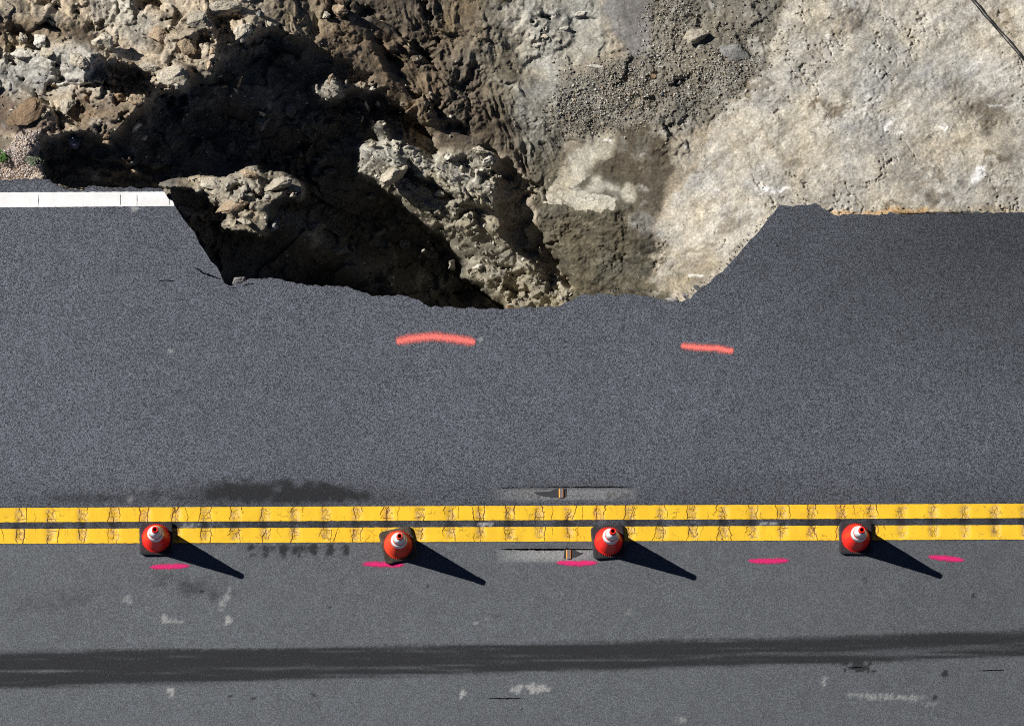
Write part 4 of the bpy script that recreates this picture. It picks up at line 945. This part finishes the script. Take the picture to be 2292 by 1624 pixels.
ROCKS = [
 (498,16,104,44,'pale','huge bright rim slab at the top with a hollow under it',4,.35),
 (442,48,62,64,'pale','huge rounded pale block left of the vertical crack',30,.4),
 (546,66,46,60,'pale','steep pale wedge pointing down into the shade',-35,.5),
 (385,168,84,52,'pale','wide flat pale ledge stone ending in a sheer drop',5,.3),
 (330,150,70,24,'pale','low smooth pale shelf stone leading to the wide ledge',-8,.3),
 (352,82,60,50,'tan','smooth tan hump in the middle of the western rocks',20,.4),
 (420,104,56,44,'tan','rounded tan shoulder stone beside the dark notch',0,.45),
 (230,98,70,56,'pale','smooth pale hump under the two black holes',10,.35),
 (90,92,50,36,'white','chalky block between two black pockets',-10,.5),
 (45,122,60,34,'white','chalky low block under the cone-shaped rock',5,.45),
 (180,136,60,54,'pale','pale crest stone just west of the first black hollow',-35,.5),
 (150,240,46,52,'pale','smooth pale block between the brown mound and crumbly boulder',10,.4),
 (100,118,54,30,'pale','low cream slab above the white crumbly patch',10,.45),
 (60,250,110,60,'brown','broad brown mound above the pebbled shoulder',25,.4),
 (475,410,86,34,'pale','long smooth ledge stone forming the west half of the outcrop',-6,.45),
 (622,412,80,40,'pale','rough eastern block of the outcrop ending in a point',16,.5),
 (555,390,52,26,'tan','small cap stone at the top of the outcrop',-5,.5),
 (515,462,90,36,'tan','rounded ramp stone along the south side of the outcrop',22,.45),
 (545,498,44,26,'pale','nose-shaped pale stone at the south tip of the outcrop',-10,.5),
 (1554,80,66,44,'pale','big pale boulder with a sharp black shadow, lying in the gravel gully',20,.75),
 (1640,116,80,44,'grey','flat grey rock slab half buried beside the big pale boulder',-6,.35),
 (1263,65,28,13,'white','elongated chalky stone in the grey earth above the gravel',15,.8),
 (1217,83,26,14,'pale','rounded cream stone near the dark spotted earth',0,.7),
 (1199,102,24,13,'white','cream stone just below the rounded cream one',0,.6),
 (1298,31,38,14,'white','long flat whitish slab near the grey mud tongue',22,.4),
 (1330,149,44,10,'white','thin pale sliver at the upper margin of the gravel',-2,.3),
 (1448,125,14,13,'grey','grey block at the tip of the smooth mud tongue',-30,.9),
 (1459,169,28,16,'brown','brown slab with a dark shadow inside the gravel field',-25,.5),
 (1372,164,14,10,'pale','pale stone leading a short chain of stones in the gravel',30,.9),
 (1369,172,12,9,'pale','second stone of the short chain in the gravel',40,.9),
 (1348,196,11,11,'tan','tan rounded stone among darker gravel',0,.8),
 (1332,202,8,9,'white','small white stone next to the tan rounded stone',0,.9),
 (1411,159,10,5,'white','bright narrow chip standing up in the gravel',15,1.0),
 (1520,185,18,16,'grey','greenish grey stone in the eastern gravel',20,.6),
 (1463,103,7,5,'white','tiny white chip right of the mud tongue',20,.8),
 (1504,125,7,6,'pale','tiny cream stone on brown earth between tongue and boulder',0,.8),
 (1476,142,14,5,'white','white splinter just above the gravel field',20,.8),
 (1237,139,14,8,'pale','pale wedge stone on the grey earth',30,.6),
 (1256,200,10,6,'pale','pale stone at the western margin of the gravel',-20,.8),
 (1480,212,13,11,'blue','black angular stone in the lower gravel',-20,1.0),
 (1249,250,8,7,'blue','small black stone on the smooth pale bank',0,1.0),
 (1005,352,24,28,'white','tall white block on the crest of the rubble ridge',-30,1.2),
 (1075,338,46,24,'pale','large smooth tan-cream boulder at the head of the rubble ridge',-12,.8),
 (1093,361,34,28,'white','bright cracked boulder on the east shoulder of the rubble ridge',10,.9),
 (1066,384,12,18,'white','upright white tooth of rock above the deep shade',0,1.6),
 (1051,386,7,22,'white','thin upright white sliver on the ridge crest',-8,1.6),
 (1092,418,18,9,'white','lone white flat stone hanging at the edge of the gully shade',-15,.8),
 (1118,396,14,12,'white','small pale cluster at the tip of the rubble ridge crest',10,.9),
 (1032,377,16,18,'pale','blunt cream stone in the middle of the crest debris',0,.9),
 (1036,391,10,8,'white','little white stone below the blunt cream stone',0,.9),
 (983,433,30,26,'white','jagged white boulder in the middle of the rubble slope',10,1.1),
 (884,398,84,62,'pale','largest pale slab of the rubble slope, bright top and black east side',35,.9),
 (911,328,18,12,'white','white stone at the top margin of the rubble slope',0,.9),
 (833,324,26,20,'pale','pale lump at the west start of the rubble slope',0,.8),
 (862,322,20,12,'pale','pale lump beside the west start of the rubble slope',0,.8),
 (946,559,14,15,'white','single white nub sticking out of the deep shade',60,1.4),
 (1010,593,26,19,'white','two-pointed pale rock standing in the deep shade',0,1.2),
 (1069,597,26,15,'white','pale rounded rock where shade meets the lower rubble',0,1.0),
 (1049,605,14,18,'pale','pale stone next to the rounded rock at the shade margin',0,1.1),
 (1143,685,28,13,'tan','tan pebble-like rock against the broken asphalt edge',0,.9),
 (1208,560,10,13,'white','pale rounded nub at the foot of the gully shade',0,1.1),
 (1195,634,12,9,'white','white stone near the road in the lowest rubble',0,.9),
 (1222,688,30,9,'pale','pale crust strip along the asphalt edge',0,.5),
 (1047,484,22,18,'pale','sunlit cream lump in the middle rubble band',0,.9),
 (740,178,30,18,'tan','tan pointed rock rising from the lit island in the shade',50,1.0),
 (806,190,12,20,'tan','tan stone at the west end of the upper nugget row',0,.9),
 (832,199,26,12,'white','white knobbly stone at the east end of the upper nugget row',-10,1.0),
 (821,235,11,15,'white','white upright nugget alone in the shade',0,1.3),
 (845,230,16,12,'white','white forked nugget alone in the shade',30,1.3),
 (895,251,7,9,'white','smallest white nugget far out in the shade',-40,1.4),
 (860,278,12,10,'pale','pale nugget on the short lit rib',0,1.0),
 (811,264,8,7,'pale','small dim nugget above the short lit rib',0,1.1),
 (912,104,24,16,'tan','tan block on the rib of the brown slope',0,.9),
 (900,92,9,12,'brown','reddish block just above the tan block of the brown slope',0,.9),
 (856,49,14,9,'tan','light tan stone on the upper brown slope',-15,.8),
 (830,181,16,10,'brown','two-tone brown stone at the margin of the shade',20,1.0),
 (514,100,10,7,'pale','cream chip lit alone in the upper shade',0,1.3),
 (790,170,8,12,'pale','upright cream chip in the upper shade',-20,1.3),
 (784,157,5,5,'pale','pinhead cream chip above the upright one',0,1.3),
 (501,192,19,8,'tan','flat tan wedge lit in the western shade',-5,1.0),
 (517,213,7,7,'white','white chip under the tan wedge',0,1.3),
 (529,202,9,9,'pale','cream chip beside the tan wedge',20,1.2),
 (588,254,19,9,'white','white streaky stone lit in the middle of the shade',-15,1.1),
 (487,134,10,9,'tan','tan knob in the broken rim rocks',30,1.1),
 (468,150,22,30,'tan','tall tan block under the overhanging rim',0,.9),
 (476,115,24,22,'tan','tan leaning block at the rim above the shade',40,1.0),
 (492,168,10,12,'pale','pale sliver at the foot of the rim rocks',30,1.2),
 (535,182,14,20,'tan','tan column caught by the light in the shade',0,1.2),
 (305,283,24,12,'white','white oblong stone below the two-lobed brown lump',25,1.0),
 (288,358,18,17,'tan','tan square stone lit alone behind the white edge line',-15,1.1),
 (300,384,26,13,'tan','tan pointed clod on the thin lit rib behind the road',-35,1.0),
 (323,306,17,13,'pale','pale triangular stone at the top of the western pit',-20,1.1),
 (306,309,12,12,'pale','pale stone beside the triangular one in the western pit',0,1.1),
 (239,318,28,16,'tan','tan flake under the brown clods of the western pit',0,.9),
 (167,318,34,44,'blue','dark blue-grey pointed rock wedged in the western pit',0,.7),
 (235,304,26,20,'brown','crumbly brown lump above the tan flake',0,.9),
 (264,218,34,22,'brown','crumbly dark brown boulder below the black hollow',0,.9),
 (303,222,44,30,'tan','two-lobed tan boulder with a pale cap beside the big shade',0,.9),
 (190,220,20,18,'brown','dark brown knob west of the crumbly boulder',0,.9),
 (120,192,18,14,'brown','dark red-brown lump in the white crumbly patch',0,.9),
 (52,82,26,26,'pale','pale cone-shaped rock with a long black shadow',20,1.1),
 (24,140,8,9,'white','small white stone in the far left rocks',0,1.2),
 (268,138,13,16,'brown','small brown knob at the rim of the first black hollow',0,1.1),
 (291,142,13,10,'brown','second small brown knob at the rim of the first black hollow',0,1.1),
 (424,52,20,14,'grey','purplish grey stone resting on the pale rim slab',0,.8),
 (604,54,22,22,'pale','pale tilted slab tip standing at the head of the shade',-50,1.0),
 (583,33,24,18,'grey','dark broken rock at the end of the bright rim slab',0,.9),
 (728,34,26,20,'pale','cream boulder on the brown slope with a black side',0,.9),
 (762,20,50,40,'tan','big cracked tan boulder at the top of the brown slope',-20,.8),
 (598,440,20,14,'white','white-topped stone in the notch of the outcrop',10,1.1),
 (540,440,26,22,'pale','pale block in the lower notch of the outcrop',50,1.1),
 (655,438,18,22,'pale','mossy pale stone under the outcrop tip',0,1.1),
 (578,449,16,8,'white','small flat white stone of the outcrop notch',-25,1.0),
 (594,488,12,7,'white','white chip at the south-east foot of the outcrop',-15,1.1),
 (582,526,10,8,'pale','cream triangular chip just below the outcrop',0,1.3),
 (631,502,10,4,'white','thin white chip in the shade below the outcrop',25,1.3),
]
for (px_, py_, w_, h_, col, lb, an, fl) in ROCKS:
    rock(px_, py_, w_, h_, col, lb, ang=an, flat=fl, cat='rock', name='boulder' if max(w_, h_) > 30 else 'rock')
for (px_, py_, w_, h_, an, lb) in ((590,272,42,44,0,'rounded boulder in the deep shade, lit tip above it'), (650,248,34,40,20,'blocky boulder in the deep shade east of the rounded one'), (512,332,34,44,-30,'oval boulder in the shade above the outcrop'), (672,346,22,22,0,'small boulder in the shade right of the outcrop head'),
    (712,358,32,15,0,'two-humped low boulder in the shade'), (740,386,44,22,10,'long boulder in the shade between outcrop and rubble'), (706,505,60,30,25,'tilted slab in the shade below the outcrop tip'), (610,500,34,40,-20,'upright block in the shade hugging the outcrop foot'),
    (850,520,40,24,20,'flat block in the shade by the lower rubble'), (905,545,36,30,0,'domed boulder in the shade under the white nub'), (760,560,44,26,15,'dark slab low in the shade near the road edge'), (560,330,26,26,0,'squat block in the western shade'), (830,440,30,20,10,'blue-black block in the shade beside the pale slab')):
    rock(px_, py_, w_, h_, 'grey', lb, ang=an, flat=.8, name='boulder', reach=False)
# broken asphalt bits on the edge
for (px_, py_, w_, h_, an, za, lb) in ((534, 629, 44, 26, 20, (-.09, .012), 'broken grey asphalt wedge lying in the corner of the pit'), (1505, 671, 40, 12, -12, (-.08, .008), 'pinkish grey asphalt flake hanging off the edge below the pale slope'),
    (1535, 663, 30, 14, -30, (-.07, .015), 'pale grey asphalt crumb on the corner where the diagonal edge starts'), (1562, 645, 30, 14, -35, (-.06, .02), 'dark asphalt crumb curling up at the foot of the diagonal edge'), (1855, 472, 28, 9, 30, (-.06, .01), 'small dark asphalt crumb in the notch of the far edge')):
    rock(px_, py_, w_, h_, 'asph' if px_ < 1550 else 'asphd', lb, cat='asphalt chunk', ang=an, name='asphalt_chunk', zabs=za, group='pieces broken off the road')
# smaller stones: individually in the gravel field, then the uncounted rest
VAR = []
for k in range(10):
    rnd = random.Random(900 + k)
    bm = hull_mesh('stone', rnd, 11, rnd.uniform(.6, .9)); me = bpy.data.meshes.new('stone'); bm.to_mesh(me); bm.free(); VAR.append(me)
m = NT('gravel_stone', 0.85, 0.25)
oi = m.n('ShaderNodeObjectInfo')
crp = m.n('ShaderNodeValToRGB'); m.l(oi.outputs['Random'], crp.inputs[0]); el = crp.color_ramp.elements
el[0].color = (.16, .15, .13, 1); el[1].color = (.52, .50, .44, 1)
for p_, c_ in ((.3, (.24, .22, .18, 1)), (.55, (.32, .30, .25, 1)), (.75, (.36, .28, .2, 1)), (.85, (.42, .40, .36, 1))):
    e_ = el.new(p_); e_.color = c_
m.color(m.scale(crp.outputs[0], m.ramp(m.noise(60, 3), .3, .7, .8, 1.15))); MAT_STONE = m.m
for me in VAR: me.materials.append(MAT_STONE)
def gdens(px_, py_):
    i_ = int((px_ - GX0) / STEP); j_ = int((py_ - GY0) / STEP)
    return float(mGrav[j_, i_])
rnd = random.Random(44)
cnt = 0
while cnt < 240:
    px_ = rnd.uniform(1235, 1740); py_ = rnd.uniform(0, 300)
    core = math.exp(-(((px_ - 1390) / 120) ** 2 + ((py_ - 200) / 60) ** 2)) + 0.5 * math.exp(-(((px_ - 1500) / 40) ** 2 + ((py_ - 60) / 60) ** 2)) + 0.5 * math.exp(-(((px_ - 1620) / 60) ** 2 + ((py_ - 150) / 60) ** 2)) + 0.4 * math.exp(-(((px_ - 1300) / 50) ** 2 + ((py_ - 250) / 40) ** 2))
    if rnd.random() > core or gdens(px_, py_) < 0.2: continue
    s_ = (3.5 + 9 * rnd.random() ** 3) / 207
    o = bpy.data.objects.new('stone', VAR[rnd.randrange(10)]); COL.objects.link(o)
    o.location = TP(px_, py_, s_ * .22); o.scale = (s_, s_ * rnd.uniform(.65, 1), s_ * rnd.uniform(.7, 1)); o.rotation_euler = (rnd.uniform(-.5, .5), rnd.uniform(-.5, .5), rnd.uniform(0, 6.3))
    tag(o, 'small angular stone loose in the gravel field of the gully', 'stone', 'stones of the gravel field'); cnt += 1

def scatter(name, n, region, smin, smax, mat, seed, power=3, cols=None, lift=.2, kind='stuff'):
    """many small hulls in one mesh"""
    rnd = random.Random(seed); base_ = []
    for k in range(8):
        bm = hull_mesh('s', random.Random(seed + k), 8, .75); bmesh.ops.triangulate(bm, faces=bm.faces); bm.verts.index_update()
        base_.append((np.array([v.co[:] for v in bm.verts]), np.array([[v.index for v in f.verts] for f in bm.faces]))); bm.free()
    Vs = []; Fs = []; Cs = []; off = 0; c_ = 0; tries = 0
    pts = []
    while len(pts) < n and tries < n * 30:
        tries += 1; p = region(rnd)
        if p is not None: pts.append(p)
    if not pts: return
    px_ = np.array([p[0] for p in pts]); py_ = np.array([p[1] for p in pts]); zz_ = terr(px_, py_)
    X_, Y_, _ = W(px_, py_, zz_)
    for k in range(len(pts)):
        V_, F_ = base_[rnd.randrange(8)]
        s_ = (smin + (smax - smin) * rnd.random() ** power) / 207
        R_ = np.array(Matrix.Rotation(rnd.uniform(0, 6.28), 3, 'Z') @ Matrix.Rotation(rnd.uniform(-.6, .6), 3, 'X'))
        Vs.append((V_ * np.array([s_, s_ * rnd.uniform(.6, 1), s_ * rnd.uniform(.7, 1.1)])) @ R_.T + np.array([X_[k], Y_[k], zz_[k] + s_ * lift])); Fs.append(F_ + off); off += len(V_)
        if cols is not None:
            b_ = rnd.uniform(.75, 1.2); cc_ = rnd.choice(cols); Cs.append(np.tile([cc_[0] * b_, cc_[1] * b_, cc_[2] * b_, 1], (len(V_), 1)))
    at_ = {'soil': ('FLOAT_COLOR', np.concatenate(Cs))} if cols is not None else None
    o = mesh_np(name, np.concatenate(Vs), np.concatenate(Fs), mat, smooth=False, attrs=at_); return tag(o, kind=kind)
def reg_mask(mask, x0, x1, y0, y1, thr=0.05):
    def f(r_):
        a, b = r_.uniform(x0, x1), r_.uniform(y0, y1)
        i_ = int((a - GX0) / STEP); j_ = int((b - GY0) / STEP)
        return (a, b) if r_.random() < mask[j_, i_] and b < edge_px(a) - 4 else None
    return f
STC = [(.30, .28, .235), (.22, .205, .175), (.40, .38, .33), (.5, .48, .43), (.34, .27, .19), (.2, .19, .17)]
core_ = np.clip(np.exp(-(((PX - 1390) / 130) ** 2 + ((PY - 200) / 62) ** 2)) + .6 * np.exp(-(((PX - 1495) / 42) ** 2 + ((PY - 40) / 80) ** 2)) + .7 * np.exp(-(((PX - 1620) / 80) ** 2 + ((PY - 170) / 60) ** 2)) + .6 * np.exp(-(((PX - 1300) / 60) ** 2 + ((PY - 255) / 40) ** 2)) + 0.12, 0, 1) * mGrav
scatter('gravel', 11000, reg_mask(core_, 1180, 1800, -200, 330), 1.8, 8, MAT_EARTH, 61, 3, STC, .38)
RBC = [(.30, .27, .21), (.22, .19, .14), (.40, .37, .30), (.5, .47, .4), (.2, .17, .13)]
rub_ = np.clip(1.0 * poly(LITS[3], 4) + 0.5 * mOut + 0.8 * poly(LITS[0], 2) + 0.8 * poly(LITS[2], 2) + .25 * blur(dark, 20) + .25 * mUL, 0, 1)
scatter('rubble', 5200, reg_mask(rub_, -150, 1300, -150, 690), 1.6, 13, MAT_EARTH, 71, 4, RBC, .15)
slope_ = np.clip(.5 * mMid + .3 * mPale + .5 * mWash + .3 * mBrown + .5 * poly(GREYS, 10), 0, 1)
scatter('scree', 2600, reg_mask(slope_, 600, 2600, -150, 680), 1.0, 5.5, MAT_EARTH, 81, 4, [(.42, .38, .30), (.5, .47, .4), (.26, .22, .16), (.3, .26, .2)], .1)
# crumbs of asphalt shed along the break
def reg_edge(r_):
    a = r_.uniform(100, 2291); e_ = float(edge_px(a)); b = e_ - abs(r_.gauss(0, 9)) - 3
    return (a, b) if r_.random() < (1.0 if (a < 520 or 1280 < a < 1720) else .5) else None
scatter('asphalt_crumbs', 700, reg_edge, 1.5, 7, MAT_EARTH, 87, 3, [(.07, .07, .075), (.10, .10, .10), (.13, .125, .12), (.2, .18, .16)], .3)
# pebble-covered shoulder
mSh = poly([(-400,404),(-400,340),(18,338),(26,312),(45,296),(86,290),(93,330),(87,345),(84,365),(100,380),(110,396),(108,404)], 1)
scatter('shoulder_gravel', 9500, reg_mask(mSh, -350, 115, 285, 402, .3), 2.6, 6.5, MAT_EARTH, 91, 1.6, [(.60, .52, .47), (.52, .44, .40), (.66, .62, .57), (.55, .42, .28), (.42, .36, .33), (.62, .50, .46)], .18)

# ---------------------------------------------------------------- weeds on the shoulder
m = NT('weed_leaf_green', 0.6, 0.3); m.color(m.mix(m.noise(40, 2), (.05, .13, .022), (.10, .22, .04))); MAT_LG = m.m
m = NT('weed_leaf_grey', 0.7, 0.2); m.color(m.mix(m.noise(40, 2), (.10, .135, .085), (.20, .22, .15))); MAT_LY = m.m
def weed(px_, py_, rad, n, mat, lb, ll=0.03, seed=1):
    root = empty('weed', TP(px_, py_, 0)); rnd = random.Random(seed)
    bm = bmesh.new(); st_bm = bmesh.new()
    for k in range(n):
        a = rnd.uniform(0, 6.283); r_ = rad * math.sqrt(rnd.random()); h_ = rad * .7 * (1 - (r_ / rad) ** 2) * rnd.uniform(.4, 1) + .01
        c_ = Vector((r_ * math.cos(a), r_ * math.sin(a), h_)); d = Vector((math.cos(a + rnd.uniform(-1, 1)), math.sin(a + rnd.uniform(-1, 1)), rnd.uniform(-.2, .6))).normalized()
        s_ = d.cross(Vector((0, 0, 1))).normalized(); l_ = ll * rnd.uniform(.6, 1.2); w_ = l_ * .28
        p = [c_, c_ + d * l_ * .45 + s_ * w_, c_ + d * l_, c_ + d * l_ * .45 - s_ * w_]
        bm.faces.new([bm.verts.new(q) for q in p])
        if k % 6 == 0:
            e_ = Vector((.0012, 0, 0)); q = [Vector((0, 0, 0)) - e_, Vector((0, 0, 0)) + e_, c_ + e_, c_ - e_]
            st_bm.faces.new([st_bm.verts.new(x_) for x_ in q])
    bm_obj('leaves', bm, mat, root); bm_obj('stems', st_bm, mat, root); tag(root, lb, 'weed')
weed(2, 345, .085, 420, MAT_LG, 'fresh green weed tuft in the notch of the pebbled shoulder', .022, 3)
weed(78, 352, .085, 240, MAT_LY, 'grey-green weed growing at the crumbling edge of the pebbled shoulder', .034, 5)

# ---------------------------------------------------------------- black cable on the pale slope
m = NT('cable_sheath', 0.45, 0.4); m.color((.018, .018, .02)); MAT_CAB = m.m
def tube(name, pts, r_, mat, parent=None, seg=8):
    V = []; F = []
    P = []
    for k in range(len(pts) - 1):
        for t in range(6): P.append(pts[k].lerp(pts[k + 1], t / 6))
    P.append(pts[-1])
    for _ in range(2): P = [P[0]] + [(P[k - 1] + P[k] * 2 + P[k + 1]) / 4 for k in range(1, len(P) - 1)] + [P[-1]]
    for k, p in enumerate(P):
        d = (P[min(k + 1, len(P) - 1)] - P[max(k - 1, 0)]).normalized(); a = d.cross(Vector((0, 0, 1))).normalized(); b = a.cross(d)
        for s_ in range(seg):
            t = 2 * math.pi * s_ / seg; V.append(p + a * r_ * math.cos(t) + b * r_ * math.sin(t))
    for k in range(len(P) - 1):
        for s_ in range(seg): F.append((k * seg + s_, k * seg + (s_ + 1) % seg, (k + 1) * seg + (s_ + 1) % seg, (k + 1) * seg + s_))
    return mesh_np(name, [tuple(v) for v in V], F, mat, parent)
cablep = [(2140,-45),(2160,-18),(2180,2),(2192,14),(2203,30),(2216,45),(2230,62),(2244,76),(2257,90),(2271,107),(2285,124),(2300,142),(2330,180),(2370,230)]
tag(tube('cable', [TP(a, b, .020) for a, b in cablep], .009, MAT_CAB), 'black cable running down the pale slope, the upper strand of the pair', 'cable', 'cables on the pale slope')
cab2 = [(a - 3.2 + 3.0 * math.sin(k * 1.4), b + 3 + 2 * math.sin(k * 1.4)) for k, (a, b) in enumerate(cablep)]
tag(tube('cable', [TP(a, b, .012) for a, b in cab2], .006, MAT_CAB), 'thinner black cable twisting along the lower side of its pair', 'cable', 'cables on the pale slope')
